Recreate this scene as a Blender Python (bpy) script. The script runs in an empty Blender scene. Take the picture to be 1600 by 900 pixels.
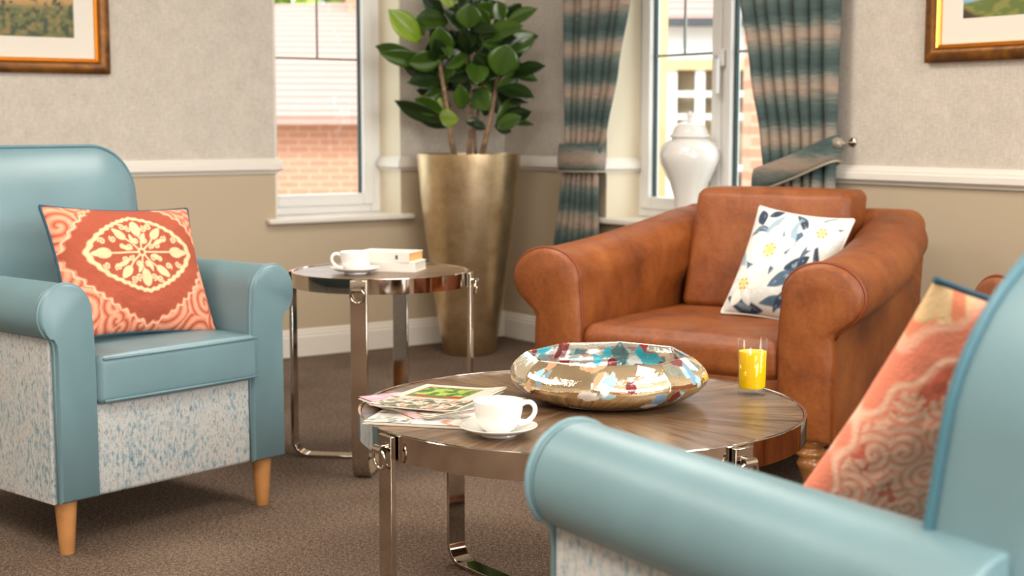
import bpy, bmesh, math, random
import numpy as np
from mathutils import Vector, Matrix
PI = math.pi
scn = bpy.context.scene
C = scn.collection
random.seed(4)

# ------------------------------------------------------------------ camera, world, light, exposure
cam_d = bpy.data.cameras.new('camera'); cam = bpy.data.objects.new('camera', cam_d); C.objects.link(cam)
cam.location = (0, 0, 1.05); cam.rotation_euler = (PI/2 - 0.1119, 0, 0)
cam_d.sensor_width = 36; cam_d.lens = 2271*36/1600; cam_d.clip_start = .02; cam_d.clip_end = 300
cam_d.dof.use_dof = True; cam_d.dof.focus_distance = 3.0; cam_d.dof.aperture_fstop = 4.5
scn.camera = cam
scn.view_settings.view_transform = 'Standard'; scn.view_settings.look = 'None'
scn.view_settings.gamma = 1; scn.view_settings.use_curve_mapping = False
scn.view_settings.exposure = 0.42

A = math.radians(35.09)
CX, CY = -0.0368, 7.217
U = Vector((-math.cos(A), -math.sin(A), 0))      # along the left wall, away from the corner
V = Vector((math.sin(A), -math.cos(A), 0))       # along the right wall, away from the corner
def RM(u, v, z): return Vector((CX, CY, 0)) + U*u + V*v + Vector((0, 0, z))
ROOMU, ROOMV, CEIL = 6.6, 9.0, 2.55

w = bpy.data.worlds.new('sky'); scn.world = w; w.use_nodes = True
bg = w.node_tree.nodes['Background']; bg.inputs[0].default_value = (.88, .94, 1, 1); bg.inputs[1].default_value = 2.7

def lamp(name, kind, loc, energy, color=(1, 1, 1), size=(1, 1), target=None, angle=None):
    d = bpy.data.lights.new(name, kind); d.energy = energy; d.color = color
    if kind == 'AREA': d.shape = 'RECTANGLE'; d.size, d.size_y = size
    if angle is not None: d.angle = angle
    o = bpy.data.objects.new(name, d); C.objects.link(o); o.location = loc
    if target is not None: o.rotation_euler = (Vector(target)-Vector(loc)).to_track_quat('-Z', 'Y').to_euler()
    return o
lamp('sun', 'SUN', (-6, -10, 14), 1.6, (1, .94, .85), target=(0, 8, 0), angle=.02)
CEIL_FILLS = [(1.6, 2.2), (1.6, 4.8), (4.2, 2.2), (4.2, 4.8), (2.9, 7.2)]  # positions of unseen ceiling panels added to brighten the room
for (u_, v_) in CEIL_FILLS:
    p_ = RM(u_, v_, CEIL-.06)
    lamp('ceiling_fill', 'AREA', p_, 54 if (u_, v_) == (4.2, 4.8) else 26, (1, .93, .84), (.9, .9), target=p_-Vector((0, 0, 1)))
# unseen fill panels added behind the camera and to the right; no glazing there
p_ = RM(3.2, ROOMV-.06, 1.35); lamp('rear_fill', 'AREA', p_, 210, (.95, .98, 1), (3.6, 2.1), target=RM(3.0, 3.0, .8))
p_ = RM(.06, 6.6, 1.5); lamp('side_fill', 'AREA', p_, 150, (.95, .98, 1), (2.4, 1.5), target=RM(3.5, 5.6, .5))

# ------------------------------------------------------------------ helpers
def lin(c):
    return tuple(((v/255)/12.92 if v/255 <= .04045 else ((v/255+.055)/1.055)**2.4) for v in c[:3])
def tag(o, label=None, cat=None, group=None, kind=None):
    if label: o['label'] = label
    if cat: o['category'] = cat
    if group: o['group'] = group
    if kind: o['kind'] = kind
    return o
def empty(name, loc=(0, 0, 0), rz=0, label=None, cat=None, group=None, kind=None):
    o = bpy.data.objects.new(name, None); C.objects.link(o); o.location = loc; o.rotation_euler = (0, 0, rz)
    o.empty_display_size = .1
    return tag(o, label, cat, group, kind)
def make(name, geo, mat, parent=None, smooth=True, bevel=None, bseg=3, cols=None, angle=None, loc=None, rot=None):
    vs, fs = geo
    me = bpy.data.meshes.new(name); me.from_pydata([tuple(v) for v in vs], [], [tuple(f) for f in fs]); me.validate(); me.update()
    bm = bmesh.new(); bm.from_mesh(me); bmesh.ops.recalc_face_normals(bm, faces=bm.faces); bm.to_mesh(me); bm.free()
    if smooth: me.polygons.foreach_set('use_smooth', [True]*len(me.polygons))
    if angle is not None and smooth: me.set_sharp_from_angle(angle=math.radians(angle))
    if cols is not None:
        for k, arr in cols.items():
            at = me.color_attributes.new(k, 'FLOAT_COLOR', 'POINT')
            a = np.ones((len(me.vertices), 4), dtype=np.float32); a[:, :3] = arr; at.data.foreach_set('color', a.ravel())
    if mat: me.materials.append(mat)
    o = bpy.data.objects.new(name, me); C.objects.link(o)
    if parent: o.parent = parent
    if loc is not None: o.location = loc
    if rot is not None: o.rotation_euler = rot
    if bevel:
        m = o.modifiers.new('bevel', 'BEVEL'); m.width = bevel; m.segments = bseg; m.limit_method = 'ANGLE'; m.angle_limit = math.radians(40)
        m.harden_normals = False
    return o
def join(*geos):
    vs, fs = [], []
    for (v, f) in geos:
        n = len(vs); vs += list(v); fs += [tuple(i+n for i in q) for q in f]
    return vs, fs
def xf(geo, fn): return [fn(*v) for v in geo[0]], geo[1]
def box(x0, x1, y0, y1, z0, z1):
    v = [(x, y, z) for x in (x0, x1) for y in (y0, y1) for z in (z0, z1)]
    return v, [(0, 1, 3, 2), (4, 6, 7, 5), (0, 4, 5, 1), (2, 3, 7, 6), (0, 2, 6, 4), (1, 5, 7, 3)]
def lathe(prof, n=48, axis=(0, 0), z0=0):
    vs, fs = [], []
    for (r, z) in prof:
        for i in range(n):
            a = 2*PI*i/n; vs.append((axis[0]+max(r, 1e-5)*math.cos(a), axis[1]+max(r, 1e-5)*math.sin(a), z0+z))
    for k in range(len(prof)-1):
        for i in range(n):
            j = (i+1) % n; fs.append((k*n+i, k*n+j, (k+1)*n+j, (k+1)*n+i))
    if prof[0][0] > 1e-4 and prof[0] != prof[-1]: fs.append(tuple(range(n))[::-1])
    if prof[-1][0] > 1e-4 and prof[0] != prof[-1]: fs.append(tuple((len(prof)-1)*n+i for i in range(n)))
    return vs, fs
def tube(pts, r, n=8, closed=False, cap=True):
    pts = [Vector(p) for p in pts]; m = len(pts); rs = r if isinstance(r, (list, tuple)) else [r]*m
    vs, fs = [], []; prev = None
    for i, p in enumerate(pts):
        if closed: t = pts[(i+1) % m]-pts[i-1]
        else: t = pts[min(i+1, m-1)]-pts[max(i-1, 0)]
        t.normalize()
        if prev is None: a = Vector((0, 0, 1)) if abs(t.z) < .9 else Vector((1, 0, 0)); nx = t.cross(a).normalized()
        else: nx = (prev-t*prev.dot(t)).normalized()
        prev = nx; ny = t.cross(nx)
        for k in range(n):
            a = 2*PI*k/n; vs.append(tuple(p+nx*(rs[i]*math.cos(a))+ny*(rs[i]*math.sin(a))))
    for i in range(m if closed else m-1):
        j = (i+1) % m
        for k in range(n): l = (k+1) % n; fs.append((i*n+k, i*n+l, j*n+l, j*n+k))
    if not closed and cap: fs.append(tuple(range(n))[::-1]); fs.append(tuple((m-1)*n+k for k in range(n)))
    return vs, fs
def loft(rings, cap=True, closed=True):
    n = len(rings[0]); vs = [p for r in rings for p in r]; fs = []
    for i in range(len(rings)-1):
        for k in range(n if closed else n-1):
            l = (k+1) % n; fs.append((i*n+k, i*n+l, (i+1)*n+l, (i+1)*n+k))
    if cap: fs.append(tuple(range(n))[::-1]); fs.append(tuple((len(rings)-1)*n+k for k in range(n)))
    return vs, fs
def rbox(x0, x1, y0, y1, z0, z1, r, puff=(0, 0, 0), m=8, warp=None):
    c = ((x0+x1)/2, (y0+y1)/2, (z0+z1)/2); h = ((x1-x0)/2, (y1-y0)/2, (z1-z0)/2); r = min(r, min(h)*.999)
    ax = []
    for k in range(3):
        e = h[k]; arc = [e-r*(1-math.tan(a*PI/4/4)) for a in range(0, 5)]
        inner = [(-1+2*i/m)*(e-r) for i in range(1, m)]
        ax.append([-v for v in arc[::-1]]+inner+arc)
    vs, fs, ids = [], [], {}
    def vid(p):
        k = tuple(round(q, 6) for q in p)
        if k in ids: return ids[k]
        q = [max(-(h[i]-r), min(h[i]-r, p[i])) for i in range(3)]; d = Vector([p[i]-q[i] for i in range(3)])
        if d.length > 1e-9: d = d.normalized()*r
        o = [q[i]+d[i] for i in range(3)]
        for i in range(3):
            if puff[i]:
                j, l = (i+1) % 3, (i+2) % 3
                o[i] += puff[i]*(p[i]/h[i])*max(0, 1-(p[j]/h[j])**2)**.6*max(0, 1-(p[l]/h[l])**2)**.6
        o = [o[i]+c[i] for i in range(3)]
        if warp: o = warp(*o)
        ids[k] = len(vs); vs.append(tuple(o)); return ids[k]
    for k in range(3):
        a, b = (k+1) % 3, (k+2) % 3
        for s in (-1, 1):
            for i in range(len(ax[a])-1):
                for j in range(len(ax[b])-1):
                    q = []
                    for (ii, jj) in ((i, j), (i+1, j), (i+1, j+1), (i, j+1)):
                        p = [0, 0, 0]; p[k] = s*h[k]; p[a] = ax[a][ii]; p[b] = ax[b][jj]; q.append(vid(p))
                    if len(set(q)) == 4: fs.append(q if s > 0 else q[::-1])
    return vs, fs
def extrude(poly, y0, y1):                      # polygon in (x, z) swept along y
    return loft([[(x, y0, z) for x, z in poly], [(x, y1, z) for x, z in poly]])
def copy_tree(o, parent=None):
    c = o.copy(); C.objects.link(c)
    if parent: c.parent = parent
    for ch in [q for q in bpy.data.objects if q.parent == o]: copy_tree(ch, c)
    return c

# ------------------------------------------------------------------ materials
def nt(name):
    m = bpy.data.materials.new(name); m.use_nodes = True; t = m.node_tree; return m, t, t.nodes['Principled BSDF']
def N(t, typ, **kw):
    n = t.nodes.new(typ)
    for k, v in kw.items():
        if k in ('operation', 'blend_type', 'data_type', 'attribute_name', 'wave_type', 'bands_direction', 'feature', 'noise_dimensions'): setattr(n, k, v)
        else: n.inputs[k].default_value = v
    return n
def L(t, a, b): t.links.new(a, b)
def ramp(t, fac, stops):
    r = t.nodes.new('ShaderNodeValToRGB'); e = r.color_ramp.elements
    while len(e) < len(stops): e.new(.5)
    for i, (p, c) in enumerate(stops): e[i].position = p; e[i].color = (*lin(c), 1)
    L(t, fac, r.inputs[0]); return r.outputs[0]
def coords(t, scale=(1, 1, 1), rot=(0, 0, 0), kind='Object'):
    tc = t.nodes.new('ShaderNodeTexCoord'); mp = N(t, 'ShaderNodeMapping'); mp.inputs['Scale'].default_value = scale; mp.inputs['Rotation'].default_value = rot
    L(t, tc.outputs[kind], mp.inputs[0]); return mp.outputs[0]
def noise(t, vec, scale, detail=3, rough=.5):
    n = N(t, 'ShaderNodeTexNoise', Scale=scale, Detail=detail, Roughness=rough); L(t, vec, n.inputs['Vector']); return n.outputs['Fac']
def bump(t, b, h, strength=.2, dist=.01):
    n = N(t, 'ShaderNodeBump', Strength=strength, Distance=dist); L(t, h, n.inputs['Height']); L(t, n.outputs[0], b.inputs['Normal'])
def plain(name, c, rough=.5, metal=0, spec=.5, coat=0, bmp=None, var=None, **kw):
    m, t, b = nt(name); b.inputs['Base Color'].default_value = (*lin(c), 1); b.inputs['Roughness'].default_value = rough
    b.inputs['Metallic'].default_value = metal; b.inputs['Specular IOR Level'].default_value = spec; b.inputs['Coat Weight'].default_value = coat
    v = coords(t)
    if var:
        f = noise(t, v, var[0], 4); L(t, ramp(t, f, [(.3, tuple(x*(1-var[1]) for x in c)), (.7, tuple(min(255, x*(1+var[1])) for x in c))]), b.inputs['Base Color'])
    if bmp: bump(t, b, noise(t, v, bmp[0], 3), bmp[1], bmp[2] if len(bmp) > 2 else .002)
    return m
M = {}
M['teal'] = plain('teal_leather', (101, 129, 135), .40, spec=.5, bmp=(260, .12, .002), var=(6, .03))
M['teal_pipe'] = plain('teal_piping', (66, 108, 120), .45)
M['teal_dark'] = plain('teal_velvet_piping', (22, 66, 84), .7)
M['oak'] = plain('beech_leg', (188, 132, 78), .38, var=(14, .08), coat=.2)
M['turned'] = plain('turned_oak', (150, 98, 48), .3, coat=.5, var=(14, .12))
M['chrome'] = plain('polished_nickel', (192, 181, 168), .06, 1)
M['porcelain'] = plain('porcelain', (236, 232, 225), .12, spec=.6, coat=.5)
M['urn'] = plain('glazed_ceramic', (226, 222, 216), .12, spec=.6, coat=.6)
M['trimw'] = plain('white_gloss_paint', (226, 219, 208), .3)
M['upvc'] = plain('white_window_plastic', (228, 226, 222), .3)
M['reveal'] = plain('cream_reveal_paint', (222, 210, 184), .7)
M['ceil'] = plain('ceiling_paint', (236, 230, 220), .9)
M['gasket'] = plain('dark_gasket', (38, 62, 60), .6)
M['lead'] = plain('grey_glazing_bar', (150, 155, 150), .4, .3)
M['pages'] = plain('paper', (226, 218, 200), .8)
M['soil'] = plain('white_pebbles', (214, 205, 190), .8, var=(60, .2))
M['stem'] = plain('bark', (132, 104, 80), .7, bmp=(60, .5, .004), var=(40, .25))
M['mat_board'] = plain('mount_board', (226, 218, 204), .8)
M['gilt'] = plain('gilt_edge', (226, 160, 66), .28, .85)
M['crystal'] = plain('crystal_knob', (190, 180, 165), .08, .6)

def m_suede():
    m, t, b = nt('tan_suede_leather'); v = coords(t)
    f = noise(t, v, 5, 6, .65); g = noise(t, v, 90, 3)
    mx = N(t, 'ShaderNodeMath', operation='MULTIPLY_ADD'); mx.inputs[1].default_value = .25; L(t, g, mx.inputs[0]); L(t, f, mx.inputs[2])
    L(t, ramp(t, mx.outputs[0], [(.42, (98, 47, 12)), (.62, (130, 67, 20)), (.85, (152, 87, 36))]), b.inputs['Base Color'])
    b.inputs['Roughness'].default_value = .55; 
    wv = noise(t, coords(t, (1, 1, .45)), 7, 3, .6); ad = N(t, 'ShaderNodeMath', operation='MULTIPLY_ADD'); L(t, g, ad.inputs[0]); ad.inputs[1].default_value = .04; L(t, wv, ad.inputs[2])
    bump(t, b, ad.outputs[0], .45, .03); return m
M['suede'] = m_suede(); M['suede_pipe'] = plain('dark_tan_piping', (120, 54, 20), .5)

def m_chenille():
    m, t, b = nt('patterned_chenille')
    v1 = coords(t, (1, 1, .28)); streak = noise(t, v1, 190, 2, .6)
    v2 = coords(t, (1, 1, .5)); blot = noise(t, v2, 100, 4, .75); big = noise(t, coords(t), 7, 2)
    a = N(t, 'ShaderNodeMath', operation='MULTIPLY_ADD'); L(t, streak, a.inputs[0]); a.inputs[1].default_value = .35; L(t, blot, a.inputs[2])
    c = N(t, 'ShaderNodeMath', operation='MULTIPLY_ADD'); L(t, big, c.inputs[0]); c.inputs[1].default_value = .35; L(t, a.outputs[0], c.inputs[2])
    L(t, ramp(t, c.outputs[0], [(.60, (62, 100, 116)), (.70, (118, 144, 152)), (.80, (160, 164, 163)), (.92, (188, 186, 180)), (1.0, (140, 138, 134))]), b.inputs['Base Color'])
    b.inputs['Roughness'].default_value = .85; bump(t, b, streak, .5, .004); return m
M['chenille'] = m_chenille()

def m_carpet():
    m, t, b = nt('brown_carpet'); v = coords(t)
    f = noise(t, v, 260, 3, .8); g = noise(t, v, 1.6, 3); h = noise(t, v, 95, 3, .8)
    a = N(t, 'ShaderNodeMath', operation='MULTIPLY_ADD'); L(t, g, a.inputs[0]); a.inputs[1].default_value = .22; L(t, f, a.inputs[2])
    c = N(t, 'ShaderNodeMath', operation='MULTIPLY_ADD'); L(t, h, c.inputs[0]); c.inputs[1].default_value = .5; L(t, a.outputs[0], c.inputs[2])
    L(t, ramp(t, c.outputs[0], [(.68, (60, 46, 37)), (.86, (112, 92, 77)), (1.0, (174, 154, 136))]), b.inputs['Base Color'])
    b.inputs['Roughness'].default_value = 1; b.inputs['Specular IOR Level'].default_value = .1; bump(t, b, f, .9, .008); return m
M['carpet'] = m_carpet()

def m_wall():
    m, t, b = nt('wallpaper_over_dado'); geo = t.nodes.new('ShaderNodeNewGeometry'); sp = t.nodes.new('ShaderNodeSeparateXYZ'); L(t, geo.outputs['Position'], sp.inputs[0])
    gt = N(t, 'ShaderNodeMath', operation='GREATER_THAN'); gt.inputs[1].default_value = .865; L(t, sp.outputs['Z'], gt.inputs[0])
    ra = -A
    n1 = noise(t, coords(t, (1, 1, .1), (0, 0, 0)), 330, 3, .7); n2 = noise(t, coords(t, (.12, .12, 1)), 360, 3, .7); n3 = noise(t, coords(t), 14, 3)
    s = N(t, 'ShaderNodeMath', operation='ADD'); L(t, n1, s.inputs[0]); L(t, n2, s.inputs[1])
    s2 = N(t, 'ShaderNodeMath', operation='MULTIPLY_ADD'); L(t, n3, s2.inputs[0]); s2.inputs[1].default_value = .35; L(t, s.outputs[0], s2.inputs[2])
    s3 = N(t, 'ShaderNodeMath', operation='MULTIPLY'); L(t, s2.outputs[0], s3.inputs[0]); s3.inputs[1].default_value = .5
    up = ramp(t, s3.outputs[0], [(.42, (172, 163, 150)), (.58, (194, 184, 171)), (.74, (212, 203, 190))])
    mx = N(t, 'ShaderNodeMix', data_type='RGBA'); L(t, gt.outputs[0], mx.inputs['Factor']); mx.inputs['A'].default_value = (*lin((183, 166, 140)), 1); L(t, up, mx.inputs['B'])
    L(t, mx.outputs['Result'], b.inputs['Base Color']); b.inputs['Roughness'].default_value = .85; return m
M['wall'] = m_wall()

def m_gold():
    m, t, b = nt('brushed_gold_leaf'); v = coords(t)
    f = noise(t, v, 9, 6, .7); g = noise(t, coords(t, (1, 1, .3)), 30, 4, .6)
    L(t, ramp(t, f, [(.3, (176, 150, 112)), (.55, (204, 180, 142)), (.8, (224, 204, 170))]), b.inputs['Base Color'])
    b.inputs['Metallic'].default_value = .92; b.inputs['Roughness'].default_value = .33; bump(t, b, g, .25, .004); return m
M['gold'] = m_gold()

def m_leaf():
    m, t, b = nt('glossy_leaf'); at = N(t, 'ShaderNodeAttribute', attribute_name='Col')
    L(t, at.outputs['Color'], b.inputs['Base Color']); b.inputs['Roughness'].default_value = .3; b.inputs['Coat Weight'].default_value = .15
    tr = N(t, 'ShaderNodeBsdfTranslucent'); L(t, at.outputs['Color'], tr.inputs[0]); mx = N(t, 'ShaderNodeMixShader'); mx.inputs[0].default_value = .18
    L(t, b.outputs[0], mx.inputs[1]); L(t, tr.outputs[0], mx.inputs[2]); L(t, mx.outputs[0], t.nodes['Material Output'].inputs[0]); return m
M['leaf'] = m_leaf()

def m_attr(name, rough=.8, bmp=0, scale=200):
    m, t, b = nt(name); at = N(t, 'ShaderNodeAttribute', attribute_name='Col'); L(t, at.outputs['Color'], b.inputs['Base Color'])
    b.inputs['Roughness'].default_value = rough
    if bmp: bump(t, b, noise(t, coords(t), scale, 2), bmp, .003)
    return m
M['print'] = m_attr('woven_print', .85, .5, 240); M['cotton'] = m_attr('printed_cotton', .8, .2); M['glossy_print'] = m_attr('glossy_print', .3)
M['painting'] = m_attr('art_print', .5)

def m_bowl():
    m, t, b = nt('gilt_mosaic_glass'); at = N(t, 'ShaderNodeAttribute', attribute_name='Col'); mk = N(t, 'ShaderNodeAttribute', attribute_name='Metal')
    L(t, at.outputs['Color'], b.inputs['Base Color']); L(t, mk.outputs['Fac'], b.inputs['Metallic'])
    b.inputs['Roughness'].default_value = .1; b.inputs['Coat Weight'].default_value = 1; b.inputs['Coat Roughness'].default_value = .03
    bump(t, b, noise(t, coords(t, (1, 1, 2)), 16, 4, .6), .35, .01); return m
M['bowl'] = m_bowl()

def m_table():
    m, t, b = nt('radial_wood_veneer'); tc = t.nodes.new('ShaderNodeTexCoord'); sp = t.nodes.new('ShaderNodeSeparateXYZ'); L(t, tc.outputs['Object'], sp.inputs[0])
    an = N(t, 'ShaderNodeMath', operation='ARCTAN2'); L(t, sp.outputs['Y'], an.inputs[0]); L(t, sp.outputs['X'], an.inputs[1])
    x2 = N(t, 'ShaderNodeVectorMath', operation='LENGTH'); L(t, tc.outputs['Object'], x2.inputs[0])
    k = N(t, 'ShaderNodeMath', operation='MULTIPLY'); L(t, an.outputs[0], k.inputs[0]); k.inputs[1].default_value = 30/(2*PI)
    fl = N(t, 'ShaderNodeMath', operation='FLOOR'); L(t, k.outputs[0], fl.inputs[0])
    wn = t.nodes.new('ShaderNodeTexWhiteNoise'); wn.noise_dimensions = '1D'; L(t, fl.outputs[0], wn.inputs['W'])
    cb = t.nodes.new('ShaderNodeCombineXYZ'); k2 = N(t, 'ShaderNodeMath', operation='MULTIPLY'); L(t, an.outputs[0], k2.inputs[0]); k2.inputs[1].default_value = 16
    L(t, k2.outputs[0], cb.inputs[0]); L(t, x2.outputs['Value'], cb.inputs[1]); L(t, wn.outputs['Value'], cb.inputs[2])
    mp = N(t, 'ShaderNodeMapping'); mp.inputs['Scale'].default_value = (1, 5, 20); L(t, cb.outputs[0], mp.inputs[0])
    g = noise(t, mp.outputs[0], 1.6, 8, .75)
    a = N(t, 'ShaderNodeMath', operation='MULTIPLY_ADD'); L(t, wn.outputs['Value'], a.inputs[0]); a.inputs[1].default_value = .16; L(t, g, a.inputs[2])
    col = ramp(t, a.outputs[0], [(.36, (46, 32, 22)), (.50, (88, 66, 47)), (.62, (116, 91, 67)), (.78, (142, 116, 88))])
    fr = N(t, 'ShaderNodeMath', operation='FRACT'); L(t, k.outputs[0], fr.inputs[0]); gt = N(t, 'ShaderNodeMath', operation='GREATER_THAN'); L(t, fr.outputs[0], gt.inputs[0]); gt.inputs[1].default_value = .03
    mx = N(t, 'ShaderNodeMix', data_type='RGBA'); L(t, gt.outputs[0], mx.inputs['Factor']); mx.inputs['A'].default_value = (*lin((70, 52, 40)), 1); L(t, col, mx.inputs['B'])
    L(t, mx.outputs['Result'], b.inputs['Base Color']); b.inputs['Roughness'].default_value = .32; b.inputs['Specular IOR Level'].default_value = .45
    bump(t, b, g, .1, .002); return m
M['veneer'] = m_table()

def m_curtain(name, off=0.0, flip=1):
    m, t, b = nt(name); geo = t.nodes.new('ShaderNodeNewGeometry'); sp = t.nodes.new('ShaderNodeSeparateXYZ'); L(t, geo.outputs['Position'], sp.inputs[0])
    n = noise(t, coords(t, (1, 1, 3)), 9, 4, .6); n2 = noise(t, coords(t, (.15, .15, 1)), 120, 2, .6)
    a = N(t, 'ShaderNodeMath', operation='MULTIPLY_ADD'); L(t, sp.outputs['Z'], a.inputs[0]); a.inputs[1].default_value = 1/.192; a.inputs[2].default_value = off
    a2 = N(t, 'ShaderNodeMath', operation='MULTIPLY_ADD'); L(t, n, a2.inputs[0]); a2.inputs[1].default_value = .25; L(t, a.outputs[0], a2.inputs[2])
    a3 = N(t, 'ShaderNodeMath', operation='MULTIPLY_ADD'); L(t, n2, a3.inputs[0]); a3.inputs[1].default_value = .3; L(t, a2.outputs[0], a3.inputs[2])
    f = N(t, 'ShaderNodeMath', operation='FRACT'); L(t, a3.outputs[0], f.inputs[0])
    col = ramp(t, f.outputs[0], [(0, (66, 86, 84)), (.22, (84, 104, 100)), (.38, (126, 130, 120)), (.55, (184, 160, 140)), (.7, (162, 152, 138)), (.85, (92, 112, 106)), (1, (66, 86, 84))])
    L(t, col, b.inputs['Base Color']); b.inputs['Roughness'].default_value = .7; b.inputs['Sheen Weight'].default_value = .2
    tr = N(t, 'ShaderNodeBsdfTranslucent'); L(t, col, tr.inputs[0]); mx = N(t, 'ShaderNodeMixShader'); mx.inputs[0].default_value = .34
    L(t, b.outputs[0], mx.inputs[1]); L(t, tr.outputs[0], mx.inputs[2]); L(t, mx.outputs[0], t.nodes['Material Output'].inputs[0]); return m
M['curtain'] = m_curtain('ombre_stripe_curtain', .1)
M['tie'] = m_curtain('ombre_stripe_tieback', .62)

def m_glass(name, tint=(1, 1, 1)):
    m, t, b = nt(name); t.nodes.remove(b); tr = N(t, 'ShaderNodeBsdfTransparent'); tr.inputs[0].default_value = (*tint, 1)
    gl = N(t, 'ShaderNodeBsdfGlossy'); gl.inputs['Roughness'].default_value = .01; fr = N(t, 'ShaderNodeFresnel'); fr.inputs['IOR'].default_value = 1.45
    geo = t.nodes.new('ShaderNodeNewGeometry'); ml = N(t, 'ShaderNodeMath', operation='SUBTRACT'); L(t, fr.outputs[0], ml.inputs[0]); L(t, geo.outputs['Backfacing'], ml.inputs[1]); ml.use_clamp = True
    mx = N(t, 'ShaderNodeMixShader'); L(t, ml.outputs[0], mx.inputs[0]); L(t, tr.outputs[0], mx.inputs[1]); L(t, gl.outputs[0], mx.inputs[2]); L(t, mx.outputs[0], t.nodes['Material Output'].inputs[0]); return m
M['pane'] = m_glass('window_glass', (.97, .99, .98))
def m_tumbler():
    m, t, b = nt('clear_glass'); b.inputs['Transmission Weight'].default_value = 1; b.inputs['Roughness'].default_value = .0; b.inputs['IOR'].default_value = 1.45; return m
M['tumbler'] = m_glass('clear_glass', (.97, .98, .97))
def m_juice():
    m, t, b = nt('orange_juice'); b.inputs['Base Color'].default_value = (*lin((255, 206, 10)), 1); b.inputs['Roughness'].default_value = .2
    b.inputs['Subsurface Weight'].default_value = .5; b.inputs['Subsurface Radius'].default_value = (.03, .02, .003); b.inputs['Subsurface Scale'].default_value = .5; return m
M['juice'] = m_juice()
def m_frame():
    m, t, b = nt('antique_bronze_frame'); f = noise(t, coords(t), 18, 5, .65)
    L(t, ramp(t, f, [(.35, (82, 46, 8)), (.6, (126, 78, 18)), (.8, (158, 104, 34))]), b.inputs['Base Color'])
    b.inputs['Metallic'].default_value = .45; b.inputs['Roughness'].default_value = .4; return m
M['frame'] = m_frame()
def m_brick():
    m, t, b = nt('brick'); br = N(t, 'ShaderNodeTexBrick', Scale=1.0); br.inputs['Brick Width'].default_value = .22; br.inputs['Row Height'].default_value = .075; br.inputs['Mortar Size'].default_value = .01
    br.inputs['Color1'].default_value = (*lin((206, 146, 120)), 1); br.inputs['Color2'].default_value = (*lin((198, 138, 112)), 1); br.inputs['Mortar'].default_value = (*lin((208, 170, 146)), 1)
    L(t, coords(t, (1, 1, 1), (PI/2, 0, 0)), br.inputs[0]); L(t, br.outputs[0], b.inputs['Base Color']); b.inputs['Roughness'].default_value = .9; return m
M['brick'] = m_brick()
def m_tiles():
    m, t, b = nt('clay_roof_tiles'); wv = N(t, 'ShaderNodeTexWave', wave_type='BANDS', bands_direction='Z', Scale=4.2, Distortion=.4); L(t, coords(t), wv.inputs[0])
    L(t, ramp(t, wv.outputs['Fac'], [(0, (150, 108, 98)), (.3, (184, 142, 130)), (1, (192, 152, 140))]), b.inputs['Base Color']); b.inputs['Roughness'].default_value = .9; return m
M['tiles'] = m_tiles()
M['tree'] = plain('tree_foliage', (140, 170, 70), .8, var=(5, .3))
M['lawn'] = plain('pale_paving', (190, 184, 170), .9, var=(3, .08))
M['render'] = plain('cream_render', (214, 186, 138), .9)
M['extw'] = plain('white_exterior_paint', (232, 232, 230), .6)
M['extpane'] = plain('dim_outdoor_glazing', (150, 135, 110), .4, var=(2, .3))
M['gutter'] = plain('dark_gutter', (70, 72, 74), .5)
def m_diff():
    m, t, b = nt('fill_diffuser'); b.inputs['Emission Color'].default_value = (1, .94, .86, 1); b.inputs['Emission Strength'].default_value = 4; return m  # glow of the added ceiling fill panels
M['diffuser'] = m_diff()

# ------------------------------------------------------------------ room
def LW(s, t, z): return RM(s, -t, z)          # left wall: along, outward, up
def RW(s, t, z): return RM(-t, s, z)
def BU(s, t, z): return RM(ROOMU+t, s, z)
def BV(s, t, z): return RM(s, ROOMV+t, z)
T = .28
def wall_geo(fn, s1, hole=None, h=CEIL):
    g = []
    def b(a, c, z0, z1): g.append(xf(box(a, c, 0, T, z0, z1), fn))
    if hole:
        a, c, z0, z1 = hole
        b(-T, a, 0, h); b(c, s1+T, 0, h); b(a, c, 0, z0); b(a, c, z1, h)
    else: b(-T, s1+T, 0, h)
    return join(*g)
SILL = .63; WTOP = 2.12
LH = (.595, 1.2465, SILL, WTOP); RH = (.80, 1.92, SILL, WTOP)
def struct(name, geo, mat, **kw):
    o = make(name, geo, mat, **kw); o['kind'] = 'structure'; return o
fp = [RM(-T, -T, 0), RM(ROOMU+T, -T, 0), RM(ROOMU+T, ROOMV+T, 0), RM(-T, ROOMV+T, 0)]
def slab(z0, z1): return [(p.x, p.y, z) for z in (z0, z1) for p in fp], [(0, 1, 2, 3), (7, 6, 5, 4), (0, 4, 5, 1), (1, 5, 6, 2), (2, 6, 7, 3), (3, 7, 4, 0)]
struct('floor', slab(-.1, 0), M['carpet'], smooth=False)
struct('ceiling', slab(CEIL, CEIL+.1), M['ceil'], smooth=False)
struct('wall_left', wall_geo(LW, ROOMU, LH), M['wall'], smooth=False)
struct('wall_right', wall_geo(RW, ROOMV, RH), M['wall'], smooth=False)
struct('wall_side', wall_geo(BU, ROOMV), M['wall'], smooth=False)
struct('wall_rear', wall_geo(BV, ROOMU), M['wall'], smooth=False)
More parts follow.
